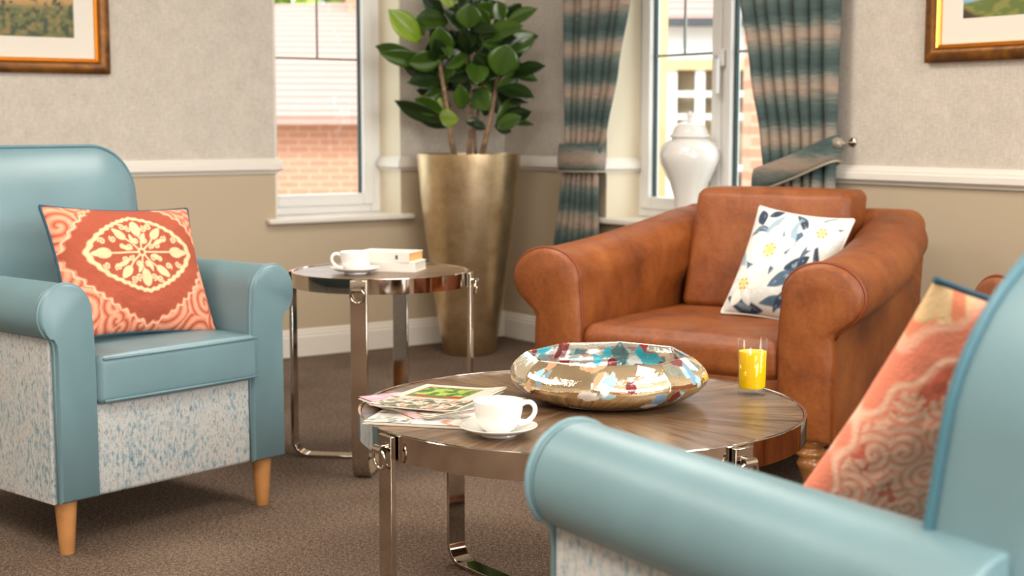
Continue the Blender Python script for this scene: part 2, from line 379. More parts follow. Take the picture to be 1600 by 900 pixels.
# skirting boards and dado rails
SK = [(0, 0), (-.018, 0), (-.018, .088), (-.014, .094), (-.014, .104), (-.009, .109), (-.009, .117), (-.004, .1246), (0, .1246)]
DR = [(0, .8345), (-.010, .8345), (-.012, .842), (-.022, .846), (-.030, .853), (-.030, .874), (-.024, .880), (-.024, .886), (-.016, .891), (-.014, .898), (-.006, .902), (0, .902)]
def run(fn, prof, s0, s1, m0=0, m1=0): return loft([[fn(s0+m0*t, t, z) for t, z in prof], [fn(s1-m1*t, t, z) for t, z in prof]])
struct('baseboard_left', run(LW, SK, 0, ROOMU), M['trimw'], angle=30)
struct('baseboard_right', run(RW, SK, 0, ROOMV), M['trimw'], angle=30)
struct('baseboard_side', run(BU, SK, 0, ROOMV), M['trimw'], angle=30)
struct('baseboard_rear', run(BV, SK, 0, ROOMU), M['trimw'], angle=30)
def rail_return(fn, s, sg):                    # the rail turns into the window reveal
    return loft([[fn(s+sg*t, t, z) for t, z in DR], [fn(s+sg*t, .185, z) for t, z in DR]])
struct('trim_1', join(run(LW, DR, 0, LH[0], 0, 1), run(LW, DR, LH[1], ROOMU, 1, 0), rail_return(LW, LH[0], -1), rail_return(LW, LH[1], 1)), M['trimw'], angle=30)
struct('trim_2', join(run(RW, DR, 0, RH[0], 0, 1), run(RW, DR, RH[1], ROOMV, 1, 0), rail_return(RW, RH[0], -1), rail_return(RW, RH[1], 1)), M['trimw'], angle=30)
struct('trim_3', run(BU, DR, 0, ROOMV), M['trimw'], angle=30)
struct('trim_4', run(BV, DR, 0, ROOMU), M['trimw'], angle=30)

def window(n, fn, hole, lights, muntin_cols, handle_at=None):
    a, c, z0, z1 = hole
    root = empty('window_%d' % n, fn((a+c)/2, .2, z0), kind='structure')
    def part(nm, geo, mat, par=root, **kw):
        o = make(nm, geo, mat, None, **kw); o.parent = par
        o.matrix_parent_inverse = Matrix.Translation(-Vector(root.location)); return o
    B = lambda s0, s1, t0, t1, q0, q1: xf(box(s0, s1, t0, t1, q0, q1), fn)
    e = .012
    part('reveal_lining', join(B(a, a+.004, .001, .19, z0, z1), B(c-.004, c, .001, .19, z0, z1), B(a, c, .001, .19, z1-.004, z1)), M['reveal'], smooth=False)
    sb = part('sill_board', B(a-.05, c+.05, -.045, .0, z0-.022, z0+.003), M['trimw'], smooth=False, bevel=.008)
    part('sill_bed', B(a+.001, c-.001, -.01, .20, z0-.01, z0+.003), M['trimw'], smooth=False)
    F0, F1 = .19, .25; fw = .055
    part('outer_frame', join(B(a, a+fw, F0, F1, z0+.003, z1), B(c-fw, c, F0, F1, z0+.003, z1), B(a+fw, c-fw, F0, F1, z1-fw, z1), B(a+fw, c-fw, F0, F1, z0+.003, z0+.045),
         *[B(l[1], lights[i+1][0], F0, F1, z0+.045, z1-fw) for i, l in enumerate(lights[:-1])]), M['upvc'], smooth=False, bevel=.006)
    for i, (l0, l1) in enumerate(lights):
        sw = .055 if i == 0 else .03; b0, b1 = z0+.04, z1-.05
        sash = part('sash', join(B(l0, l0+sw, F0-.012, F1-.01, b0, b1), B(l1-sw, l1, F0-.012, F1-.01, b0, b1), B(l0+sw, l1-sw, F0-.012, F1-.01, b0, b0+sw), B(l0+sw, l1-sw, F0-.012, F1-.01, b1-sw, b1)), M['upvc'], smooth=False, bevel=.006)
        g0, g1, h0, h1 = l0+sw, l1-sw, b0+sw, b1-sw
        q = part('gasket', join(B(g0, g0+.010, F0+.012, F0+.03, h0, h1), B(g1-.010, g1, F0+.012, F0+.03, h0, h1)), M['gasket'], smooth=False)
        part('pane', B(g0+.001, g1-.001, F0+.024, F0+.030, h0+.001, h1-.001), M['pane'], smooth=False)
        zz = [1.355, 1.355+.68/2+.02]
        mc = [(g0+g1)/2] if muntin_cols[i] else []
        part('glazing_bars', join(*[B(g0, g1, F0+.014, F0+.022, z-.006, z+.006) for z in zz], *[B(s-.006, s+.006, F0+.014, F0+.022, 1.355, h1) for s in mc]), M['lead'], smooth=False)
    if handle_at:
        s, z = handle_at
        part('handle', join(B(s-.016, s+.016, F0-.03, F0-.012, z-.035, z+.035), B(s-.009, s+.009, F0-.055, F0-.035, z-.15, z+.012), B(s-.009, s+.009, F0-.055, F0-.012, z-.01, z+.012)), M['upvc'], smooth=False, bevel=.004)
    return root
window(1, LW, LH, [(LH[0]+.045, LH[1]-.045)], [True])
window(2, RW, RH, [(RH[0]+.03, 1.345), (1.375, RH[1]-.03)], [True, True], (1.36, 1.33))

# added ceiling fill panels, out of view
for i, (u_, v_) in enumerate(CEIL_FILLS):
    p = RM(u_, v_, CEIL)
    where = ('nearest the gold planter', 'above the curtained window end of the room, nearer the camera', 'above the left armchair', 'above the foreground armchair', 'at the rear of the room')[i]
    r = empty('ceiling_fill_panel', p, A, 'added unseen square ceiling fill light panel '+where, 'ceiling light', 'added fill light panels on the ceiling')
    g = []
    for s in (-1, 1): g += [box(-.32, .32, s*.30-.02, s*.30+.02, -.03, 0), box(s*.30-.02, s*.30+.02, -.28, .28, -.03, 0)]
    make('frame', join(*g), M['trimw'], r, smooth=False); make('diffuser', box(-.28, .28, -.28, .28, -.02, -.005), M['diffuser'], r, smooth=False)

# ------------------------------------------------------------------ numpy painting helpers
def vnoise(x, y, seed=0):
    xi = np.floor(x).astype(int); yi = np.floor(y).astype(int); fx = x-xi; fy = y-yi; fx = fx*fx*(3-2*fx); fy = fy*fy*(3-2*fy)
    def h(a, b):
        n = (a*374761393+b*668265263+seed*1442695) & 0x7fffffff; n = ((n ^ (n >> 13))*1274126177) & 0x7fffffff; return ((n ^ (n >> 16)) & 0xffff)/65535.
    return (h(xi, yi)*(1-fx)+h(xi+1, yi)*fx)*(1-fy)+(h(xi, yi+1)*(1-fx)+h(xi+1, yi+1)*fx)*fy
def fbm(x, y, seed=0, o=4): return sum(vnoise(x*2**k, y*2**k, seed+k)*.5**k for k in range(o))/(2-2**(1-o))
def put(img, mask, c, a=1.0):
    m = np.clip(mask, 0, 1)[..., None]*a; img[:] = img*(1-m)+np.array(lin(c))*m
def sm(d, w): return np.clip(.5-d/w, 0, 1)      # inside where d<0
def ellm(X, Y, cx, cy, a, b, ang): 
    c, s = math.cos(ang), math.sin(ang); x = (X-cx)*c+(Y-cy)*s; y = -(X-cx)*s+(Y-cy)*c
    return (np.sqrt((x/a)**2+(y/b)**2)-1)*min(a, b)
def leafm(X, Y, x0, y0, x1, y1, wd, bend=0):
    L_ = math.hypot(x1-x0, y1-y0); c, s = (x1-x0)/L_, (y1-y0)/L_; x = ((X-x0)*c+(Y-y0)*s)/L_; y = (-(X-x0)*s+(Y-y0)*c)
    q = np.clip(x, 0, 1); return np.abs(y-bend*np.sin(q*PI))-wd*np.sin(q*PI)**.8 + np.where((x < 0) | (x > 1), .1, 0)
def stroke(X, Y, pts, wd):
    d = np.full(X.shape, 9.)
    for (a, b) in zip(pts[:-1], pts[1:]):
        vx, vy = b[0]-a[0], b[1]-a[1]; l2 = vx*vx+vy*vy+1e-12; t = np.clip(((X-a[0])*vx+(Y-a[1])*vy)/l2, 0, 1); d = np.minimum(d, np.hypot(X-a[0]-t*vx, Y-a[1]-t*vy))
    return d-wd
def spiral(cx, cy, r, a0, turns, sg=1, n=16): return [(cx+r*(1-.8*k/n)*math.cos(a0+sg*turns*2*PI*k/n), cy+r*(1-.8*k/n)*math.sin(a0+sg*turns*2*PI*k/n)) for k in range(n+1)]
def swirls(X, Y, seed, n, k):
    rng = np.random.RandomState(seed); P = rng.uniform(-1.35, 1.35, (n, 2)); sg = rng.choice([-1, 1], n)
    X = X+.05*(fbm(X*4, Y*4, seed)-.5); D = np.stack([np.hypot(X-p[0], Y-p[1]) for p in P]); i = D.argmin(0); d = D.min(0)
    th = np.arctan2(Y-P[i, 1], X-P[i, 0])*sg[i]; return np.sin(d*k+th)
def paint_medallion(u, v):
    X, Y = u*1.22, v; img = np.zeros(u.shape+(3,)); img[:] = lin((156, 72, 46)); img *= (1+.12*(fbm(X*30, Y*30, 3)-.5))[..., None]
    cy = .16; y = Y-cy
    # corner swirls
    S = (np.abs(X)/1.10)**1.25+(np.abs(y)/.98)**1.35; ang = np.arctan2(y, X); S += .03*np.sin(ang*40)
    m = sm(1.12-S, .03); put(img, m, (208, 122, 92)); sw = swirls(X, Y, 5, 34, 46)
    put(img, m*sm(-sw+.35, .5), (226, 152, 120)); put(img, m*sm(sw+.72, .3), (176, 84, 56)); put(img, sm(np.abs(S-1.17)-.02, .02), (244, 176, 144))
    a, b = .92, .62; S = (np.abs(X)/a)**1.3+(np.abs(y)/b)**1.5; S += .02*np.sin(ang*34)
    pe = (230, 186, 144); inside = sm(S-.86, .04)
    put(img, sm(S-1, .05)*(1-inside), pe)
    d = np.full(X.shape, 9.)
    for k in range(8):
        t = k*PI/4; R_ = 1/((abs(math.cos(t))/a)**1.3+(abs(math.sin(t))/b)**1.5)**.74; r1 = R_*.66
        cx, c2 = r1*math.cos(t), r1*math.sin(t); bl = .13 if k % 2 == 0 else .105
        d = np.minimum(d, ellm(X, y, cx, c2, bl, bl*.62, t)); d = np.minimum(d, leafm(X, y, cx*1.0, c2*1.0, cx*1.36, c2*1.36, .045))
        d = np.minimum(d, stroke(X, y, [(.06*math.cos(t), .06*math.sin(t)), (cx*.5+.03*math.sin(t), c2*.5), (cx*.8, c2*.8)], .013))
        t2 = t+.42; r2 = r1*.62; d = np.minimum(d, leafm(X, y, r2*.55*math.cos(t2), r2*.55*math.sin(t2), r2*1.35*math.cos(t2), r2*1.35*math.sin(t2), .035, .02))
        for sg in (-1, 1):
            t3 = t+sg*.30; r3 = R_*.80*(.95 if k % 2 else .85); d = np.minimum(d, stroke(X, y, spiral(r3*math.cos(t3), r3*math.sin(t3), .055, t, 1.3, sg), .012))
            t4 = t+sg*.36; r4 = r1*.5; d = np.minimum(d, stroke(X, y, spiral(r4*math.cos(t4), r4*math.sin(t4), .045, t+PI, 1.2, sg), .011))
    d = np.minimum(d, np.abs(np.hypot(X, y)-.05)-.016); put(img, sm(d, .014)*inside, pe)
    return img
def paint_swirl(u, v):
    X, Y = u, v; img = np.zeros(u.shape+(3,)); img[:] = lin((240, 138, 108))
    R_ = np.hypot((X-.06)*.80, (Y+.10)*.76); ang = np.arctan2(Y+.10, X-.06); R_ = R_+.018*np.sin(ang*20)
    m = sm(R_-.80, .02); sw = swirls(X*1.1, Y*1.1, 11, 120, 84)
    put(img, m, (242, 156, 126)); put(img, m*sm(-sw-.1, .8), (252, 192, 162)); put(img, m*sm(fbm(X*5, Y*5, 31)-.33, .03), (226, 112, 84)); put(img, sm(np.abs(R_-.83)-.014, .02), (250, 194, 164))
    c = sm(1.0-R_, .03); put(img, c, (228, 190, 142)); sw = swirls(X, Y, 21, 30, 24); put(img, c*sm(-sw+.4, .4), (232, 136, 100)); put(img, sm(np.abs(R_-.99)-.02, .02), (246, 176, 146))
    return img
def paint_floral(u, v):
    X, Y = u, v; img = np.zeros(u.shape+(3,)); img[:] = lin((232, 226, 214)); n = fbm(X*2.2, Y*2.2, 7)
    put(img, sm(.56-n, .12), (206, 212, 210), .8)
    blue, dk, pale = (74, 98, 120), (40, 56, 80), (150, 172, 184)
    LV = [(-.15, -.35, .35, .55, .11, .12, blue), (.1, -.2, .55, .1, .12, -.05, dk), (.35, .0, .95, .75, .08, .06, blue), (-.1, -.55, .5, -.25, .13, .05, blue), (-.9, .35, -.35, .4, .07, .1, blue),
          (-.85, .9, -.65, .55, .12, 0, dk), (-.6, .75, -.35, .95, .1, 0, dk), (-.95, -.75, -.1, -.95, .1, -.06, dk), (-.2, -.85, .6, -.85, .10, .08, blue), (.55, -.6, .95, -.1, .08, .05, pale),
          (-.05, .9, .35, .45, .08, .05, dk), (.75, .95, .45, .5, .07, -.04, blue), (.05, .05, -.15, .5, .07, .05, blue), (-.75, -.1, -.5, -.45, .07, .04, blue), (.1, -.95, .35, -.5, .07, 0, dk), (.2, .2, .1, .8, .07, .08, pale), (-.95, .1, -.8, -.5, .08, .05, pale), (.6, .4, .9, -.3, .06, -.05, dk), (-.45, .2, -.25, .85, .09, .05, pale)]
    for (a, b, c, d_, wd, bd, col) in LV:
        mm = leafm(X, Y, a, b, c, d_, wd, bd); put(img, sm(mm, .03), col); put(img, sm(mm+wd*.6, .05)*(fbm(X*9, Y*9, 2) > .5), pale, .6)
    for (cx, cy, sc, rot) in ((-.3, .1, 1, .4), (-.62, -.55, .8, 1.1), (.62, .55, .75, 2.2)):
        for k in range(6):
            t = rot+k*PI/3; mm = leafm(X, Y, cx, cy, cx+.52*sc*math.cos(t), cy+.52*sc*math.sin(t), .15*sc, .02)
            put(img, sm(np.abs(mm)-.006, .02), pale); put(img, sm(mm, .03), (236, 232, 220) if k % 2 else (214, 219, 215)); put(img, sm(mm+.09*sc, .08), (238, 236, 226))
        put(img, sm(np.hypot(X-cx, Y-cy)-.12*sc, .14), (222, 206, 96), .9)
        for k in range(6):
            t = rot+k*1.05; put(img, sm(np.hypot(X-cx-.11*sc*math.cos(t), Y-cy-.11*sc*math.sin(t))-.018, .01), (140, 86, 30))
    return img

def pillow(root_name, TL, TR, BL, thick, paint, mat, pipe, label, cat='cushion', nx=200, ny=180, ear=.07, open_left=False):
    TL, TR, BL = Vector(TL), Vector(TR), Vector(BL); ex = TR-TL; ey = TL-BL; wd, ht = ex.length, ey.length; ex.normalize(); ey.normalize(); ez = ex.cross(ey).normalized(); ey = ez.cross(ex)
    c = (TR+BL)/2; R = Matrix((ex, ey, ez)).transposed().to_4x4(); R.translation = c
    root = empty(root_name); root.matrix_world = R; tag(root, label, cat)
    u = np.linspace(-1, 1, nx); v = np.linspace(-1, 1, ny); Ug, Vg = np.meshgrid(u, v)
    us, vs_ = np.sign(Ug)*np.abs(Ug)**.9, np.sign(Vg)*np.abs(Vg)**.9
    X = wd/2*us*(1-ear*(1-vs_**2)*np.abs(us)**1.5); Y = ht/2*vs_*(1-ear*(1-us**2)*np.abs(vs_)**1.5)
    th = thick/2*np.clip((1-np.abs(us)**3.2)*(1-np.abs(vs_)**3.2), 0, 1)**.55
    wr = .0035*(fbm(us*3+9, vs_*3, 4)-.5)*th/(thick/2)*4
    pf = paint(us, vs_)
    n = nx*ny; P1 = np.stack([X, Y, th+wr], -1).reshape(-1, 3); P2 = np.stack([X, Y, -th+wr], -1).reshape(-1, 3)
    idx = np.arange(n).reshape(ny, nx); q = np.stack([idx[:-1, :-1], idx[:-1, 1:], idx[1:, 1:], idx[1:, :-1]], -1).reshape(-1, 4)
    V_ = np.concatenate([P1, P2]); F_ = np.concatenate([q, q[:, ::-1]+n]); col = np.concatenate([pf.reshape(-1, 3)]*2)
    o = make('cover', (V_.tolist(), F_.tolist()), mat, root, cols={'Col': col})
    b = list(zip(X[0], Y[0]))+list(zip(X[1:, -1], Y[1:, -1]))+list(zip(X[-1, -2::-1], Y[-1, -2::-1]))+list(zip(X[-2:0:-1, 0], Y[-2:0:-1, 0]))
    if open_left: b = b[:nx+ny+nx-2]
    b = b[::4]
    make('piping', tube([(x, y, 0) for x, y in b], .0045, 8, closed=not open_left), pipe, root)
    return root

# ------------------------------------------------------------------ teal armchairs
def arc(cx, cz, rx, rz, a0, a1, n): return [(cx+rx*math.cos(math.radians(a0+(a1-a0)*k/n)), cz+rz*math.sin(math.radians(a0+(a1-a0)*k/n))) for k in range(n+1)]
CW = .70; LEGH = .138
def teal_chair(loc, rz, label, top=.972, cr=.20):
    root = empty('armchair', loc, rz, label, 'armchair')
    prof = [(.0, LEGH), (.0, .44)] + [(.0, .505), (-.003, .530), (-.012, .545)] + arc(.03, .597, .072, .074, 222, -4, 22) + [(.105, .56), (.108, .44), (.108, LEGH)]
    for s in (0, 1):
        fx = (lambda x: x) if s == 0 else (lambda x: CW-x)
        pr = [(fx(x), z) for x, z in prof]
        arm = make('arm', extrude(pr, .022, .70), M['teal'], root, bevel=.004, angle=50)
        fr = make('arm_front', loft([[(x, .022, z) for x, z in pr], [(x, .003, z) for x, z in pr], [((x-fx(.05))*.93+fx(.05), -.004, (z-.4)*.975+.4) for x, z in pr]]), M['teal'], root, angle=50)
        make('piping', tube([(x, .010, z) for x, z in pr], .0042, 8, closed=True), M['teal'], arm)
        # patterned outer panel
        a, b = (-.008, .004) if s == 0 else (CW-.004, CW+.008)
        make('side_panel', rbox(a, b, .024, .695, LEGH-.006, .548, .004, m=4), M['chenille'], root)
    make('front_rail', rbox(.106, CW-.106, .012, .06, LEGH-.004, .375, .012, m=6), M['chenille'], root)
    make('seat_base', box(.1, CW-.1, .05, .66, LEGH+.01, .36), M['chenille'], root, smooth=False)
    st = make('seat_cushion', rbox(.104, CW-.104, -.022, .56, .368, .488, .018, puff=(0, .006, .012), m=12), M['teal'], root)
    for zz in (.378, .482):
        make('piping', tube([(.112, -.026, zz), (.3, -.029, zz), (CW-.3, -.029, zz), (CW-.112, -.026, zz)], .0035, 6), M['teal'], st)
    def outline(x0, x1, z0, z1, r, n=8):
        return [(x0, z0), (x1, z0)] + arc(x1-r, z1-r, r, r, 0, 90, n) + arc(x0+r, z1-r, r, r, 90, 180, n)
    def rec(y, z): return y+(z-.65)*.17
    def ol(d): return outline(.028+d, CW-.028-d, LEGH+.01+d, top-d, cr-d*.6, 14)
    def rg(y, d): return [(x, rec(y, z), z) for x, z in ol(d)]
    bk = make('backrest', loft([rg(.605, 0), rg(.70, 0), rg(.722, .008), rg(.73, .03)]), M['teal'], root, angle=60)
    make('piping', tube([(x, rec(.604, z), z) for x, z in [(CW-.026, .52), (CW-.026, .64)]+ol(-.002)[2:]+[(.026, .64), (.026, .52)]], .0055, 8), M['teal_pipe'], bk)
    make('back_cushion', loft([rg(.604, .001), rg(.596, .003), rg(.585, .012), rg(.570, .03), rg(.553, .06), rg(.540, .10), rg(.530, .15), rg(.525, .20)]), M['teal'], root, angle=60)
    for (x, y) in ((.038, .044), (CW-.047, .044), (.06, .64), (CW-.06, .64)):
        make('leg', lathe([(.017, 0), (.018, .002), (.028, LEGH+.003)], 24, (x, y)), M['oak'], root, angle=50)
    return root
teal_chair((-1.087, 3.43, 0), math.atan2(.759, .651), 'teal leather armchair at left holding the medallion cushion, beside the side table', .985, .13)
teal_chair((.644, 2.210, 0), math.radians(180+31.9), 'pale teal leather armchair in the right foreground, its rolled arm before the coffee table')

# cushions on them
def loc1(x, y, z):   # point in the left chair's own space
    a = math.atan2(.759, .651); return (-1.105+x*math.cos(a)-y*math.sin(a), 3.43+x*math.sin(a)+y*math.cos(a), z)
pillow('cushion', loc1(.165, .285, .842), loc1(.62, .275, .815), loc1(.135, .135, .510), .13, paint_medallion, M['print'], M['teal_dark'],
       'rust and peach cushion with a leafy medallion on the left teal armchair', nx=280, ny=220)
def loc2(x, y, z):
    a = math.radians(211.9); return (.657+x*math.cos(a)-y*math.sin(a), 2.218+x*math.sin(a)+y*math.cos(a), z)
pillow('cushion', loc2(.448, .395, .874), loc2(.115, .515, .79), loc2(.45, .13, .530), .105, paint_swirl, M['print'], M['teal_dark'],
       'coral cushion with pale swirls and blue piping behind the foreground arm', nx=360, ny=360, open_left=True)

# ------------------------------------------------------------------ tan suede armchairs
OW = .98; OLEG = .17
def tan_chair(loc, rz, label):
    root = empty('armchair', loc, rz, label, 'armchair')
    def section(y, d=0):
        f = max(0, min(1, y/.78)); cx = .04+.085*f*f; cz = .58+.10*f**1.7; k = 1-.06*f
        out = .0+.03*f
        p = [(out, OLEG), (out+.0, .40), (out+.004, cz-.115), (cx-.05, cz-.092*k)] + arc(cx, cz, .120*k, .094*k, 232, -10, 26) + [(cx+.124, cz-.06), (.168+.02*f, cz-.13), (.168, .34), (.168, OLEG)]
        c = (.08, .42)
        return [((x-c[0])*(1-d)+c[0], (z-c[1])*(1-d*.6)+c[1]) for x, z in p]
    for s in (0, 1):
        fx = (lambda x: x) if s == 0 else (lambda x: OW-x)
        rings = [[(fx(x), y, z) for x, z in section(y)] for y in [.012+.79*k/16 for k in range(17)]]
        arm = make('arm', loft(rings), M['suede'], root, angle=60)
        make('arm_front', loft([[(fx(x), .014, z) for x, z in section(0)], [(fx(x), -.002, z) for x, z in section(0, .02)], [(fx(x), -.012, z) for x, z in section(0, .12)], [(fx(x), -.016, z) for x, z in section(0, .5)]]), M['suede'], root, angle=60)
        make('piping', tube([(fx(x), .008, z) for x, z in section(0)[2:-1]], .005, 8), M['suede_pipe'], arm)
    make('front_rail', rbox(.13, OW-.13, .015, .07, OLEG, .34, .015, m=6), M['suede'], root)
    make('seat_base', box(.13, OW-.13, .06, .80, OLEG+.01, .32), M['suede'], root, smooth=False)
    make('seat_cushion', rbox(.158, OW-.158, .0, .72, .325, .445, .04, puff=(0, .01, .014), m=14), M['suede'], root)
    make('backrest', rbox(.06, OW-.06, .74, .92, OLEG, .775, .06, m=10, warp=lambda x, y, z: (x, y+max(0, z-.4)*.15, z)), M['suede'], root)
    bc = make('back_cushion', rbox(.21, OW-.225, .56, .73, .445, .838, .03, puff=(.004, .018, .006), m=14, warp=lambda x, y, z: (x, y+(z-.44)*.30, z)), M['suede'], root)
    for yy in (.567, ):
        ol = [(.215, .455), (OW-.24, .455)] + [(OW-.24, .835), (OW-.25, .845)] + [(.225, .845), (.215, .835)]
        pts = []
        for i in range(len(ol)):
            a, b = ol[i], ol[(i+1) % len(ol)]
            for k in range(8): x = a[0]+(b[0]-a[0])*k/8; z = a[1]+(b[1]-a[1])*k/8; pts.append((x, .563+(z-.44)*.30, z))
    LP = [(.022, 0), (.026, .004), (.03, .02), (.024, .03), (.022, .05), (.036, .085), (.043, .10), (.036, .113), (.03, .117), (.046, .127), (.046, .137), (.032, .142), (.034, .150), (.048, .158), (.05, OLEG+.004)]
    for (x, y) in ((.085, .06), (OW-.085, .06), (.09, .80), (OW-.09, .80)):
        make('leg', lathe(LP, 28, (x, y)), M['turned'], root)
    return root
TA = math.radians(-34)
tan_chair((.071, 4.478, 0), TA, 'rust brown suede armchair with rolled arms facing the coffee table')
tan_chair((-.85, -1.25, 0), math.radians(168), 'rust brown suede armchair out of frame, only mirrored in the coffee table rim')
def loc3(x, y, z): return (.071+x*math.cos(TA)-y*math.sin(TA), 4.478+x*math.sin(TA)+y*math.cos(TA), z)
pillow('cushion', loc3(.484, .56, .79), loc3(.80, .56, .759), loc3(.478, .355, .464), .13, paint_floral, M['cotton'], plain('white_piping', (214, 208, 198), .7),
       'white floral cushion with blue leaves on the rust suede armchair')
tan_chair((1.20, 3.64, 0), math.radians(-76), 'rust brown suede armchair mostly hidden behind the foreground teal armchair, only an arm showing')

# ------------------------------------------------------------------ chrome tables
def table(name, cx, cy, R, h, ang0, band, lw, label):
    root = empty(name, (cx, cy, 0), 0, label, 'table')
    make('table_top', lathe([(0, h-.022), (R-.008, h-.022), (R-.008, h-.003), (0, h-.003)], 96), M['veneer'], root, angle=40)
    make('rim_band', lathe([(R-.007, h-band), (R, h-band), (R, h-.001), (R-.001, h), (R-.0065, h), (R-.007, h-.001), (R-.007, h-band)], 128), M['chrome'], root, angle=40)
    th = .011; rb = .055
    for k in range(4):
        a = math.radians(ang0+90*k); ca, sa = math.cos(a), math.sin(a)
        path = [(R+.003+th, h-.004), (R+.003+th, rb+.02)]
        path += [(R+.003+th-rb+rb*math.cos(q*PI/2/8), rb-rb*math.sin(q*PI/2/8)) for q in range(9)]
        path += [(lw/2+.001 if k % 2 else .0, 0)]
        inner = [(R+.003, h-.004), (R+.003, rb+.02)] + [(R+.003+th-rb+(rb-th)*math.cos(q*PI/2/8), rb-(rb-th)*math.sin(q*PI/2/8)) for q in range(9)] + [(path[-1][0], th)]
        poly = path+inner[::-1]
        ring = lambda y: [(r*ca-y*sa, r*sa+y*ca, z) for r, z in poly]
        lg = make('leg', loft([ring(-lw/2), ring(lw/2)]), M['chrome'], root, bevel=.0012, bseg=2, angle=40)
        # barrel and hanging ring
        rr = R+.003+th
        pt = lambda r, y, z: (r*ca-y*sa, r*sa+y*ca, z)
        bz = h-.030
        make('barrel', tube([pt(rr+.012, -.015, bz), pt(rr+.012, .015, bz)], .0085, 14), M['chrome'], lg, angle=40)
        make('boss', tube([pt(rr-.001, 0, bz), pt(rr+.012, 0, bz)], .008, 14), M['chrome'], lg, angle=40)
        make('ring', tube([pt(rr+.012+.003*math.cos(q*2*PI/32), .021*math.sin(q*2*PI/32), bz-.017+.021*math.cos(q*2*PI/32)) for q in range(32)], .0035, 8, closed=True), M['chrome'], lg)
    return root
COF = (.146, 3.03, .47, .46); SID = (-.41, 4.51, .275, .60)
table('coffee_table', *COF[:3], COF[3], 36, .052, .046, 'low round coffee table with radial wood top and polished metal rim')
table('side_table', *SID[:3], SID[3], 82, .046, .05, 'tall round side table with wood top and metal band legs behind the coffee table')

# ------------------------------------------------------------------ things on the tables
def cup_and_saucer(x, y, z, ha, where):
    s = make('saucer', lathe([(0, .0), (.034, .0), (.036, .003), (.030, .004), (.034, .0055), (.060, .011), (.0745, .019), (.0755, .0205), (.073, .0205), (.058, .0135), (.034, .0085), (.028, .0065), (0, .0065)], 64), M['porcelain'], loc=(x, y, z))
    tag(s, 'white saucer under the cup on the '+where, 'saucer')
    c = empty('teacup', (x, y, z+.0075), ha, 'white cup standing on its saucer on the '+where, 'cup')
    make('cup_body', lathe([(0, .002), (.022, 0), (.025, 0), (.026, .003), (.034, .008), (.042, .022), (.0465, .042), (.0485, .060), (.0482, .0612), (.0468, .060), (.0445, .042), (.040, .024), (.032, .011), (.02, .006), (0, .0055)], 64), M['porcelain'], c)
    hp = [(.0445, 0, .050), (.053, 0, .0545), (.063, 0, .054), (.0705, 0, .047), (.072, 0, .037), (.068, 0, .027), (.059, 0, .019), (.050, 0, .0145), (.038, 0, .0125)]
    P_ = []
    for i in range(len(hp)-1):
        p0, p1, p2, p3 = [Vector(hp[max(0, min(len(hp)-1, i+k))]) for k in (-1, 0, 1, 2)]
        for q in range(4):
            t = q/4; P_.append(.5*((2*p1)+(p2-p0)*t+(2*p0-5*p1+4*p2-p3)*t*t+(3*p1-p0-3*p2+p3)*t**3))
    P_.append(Vector(hp[-1]))
    make('handle', tube(P_, .0048, 12), M['porcelain'], c)
    return c
cup_and_saucer(-.026, 2.745, COF[3]-.003, math.radians(12), 'coffee table')
cup_and_saucer(-.478, 4.42, SID[3]-.003, math.radians(190), 'side table')

def tumbler(x, y, z):
    r = .0325; h = .125
    g = make('juice_glass', lathe([(0, .0), (r-.003, .0), (r-.001, .003), (r, .012), (r+.001, h), (r-.0005, h+.0008), (r-.0018, h), (r-.003, .02), (r-.006, .0155), (0, .015)], 56), M['tumbler'], loc=(x, y, z))
    tag(g, 'tall straight glass filled with juice on the coffee table', 'glass')
    make('juice', lathe([(0, .0154), (r-.0064, .0158), (r-.0033, .0204), (r-.00215, .098), (0, .098)], 56), M['juice'], g, angle=50)['label'] = 'bright orange juice'
tumbler(.530, 3.165, COF[3]-.003)

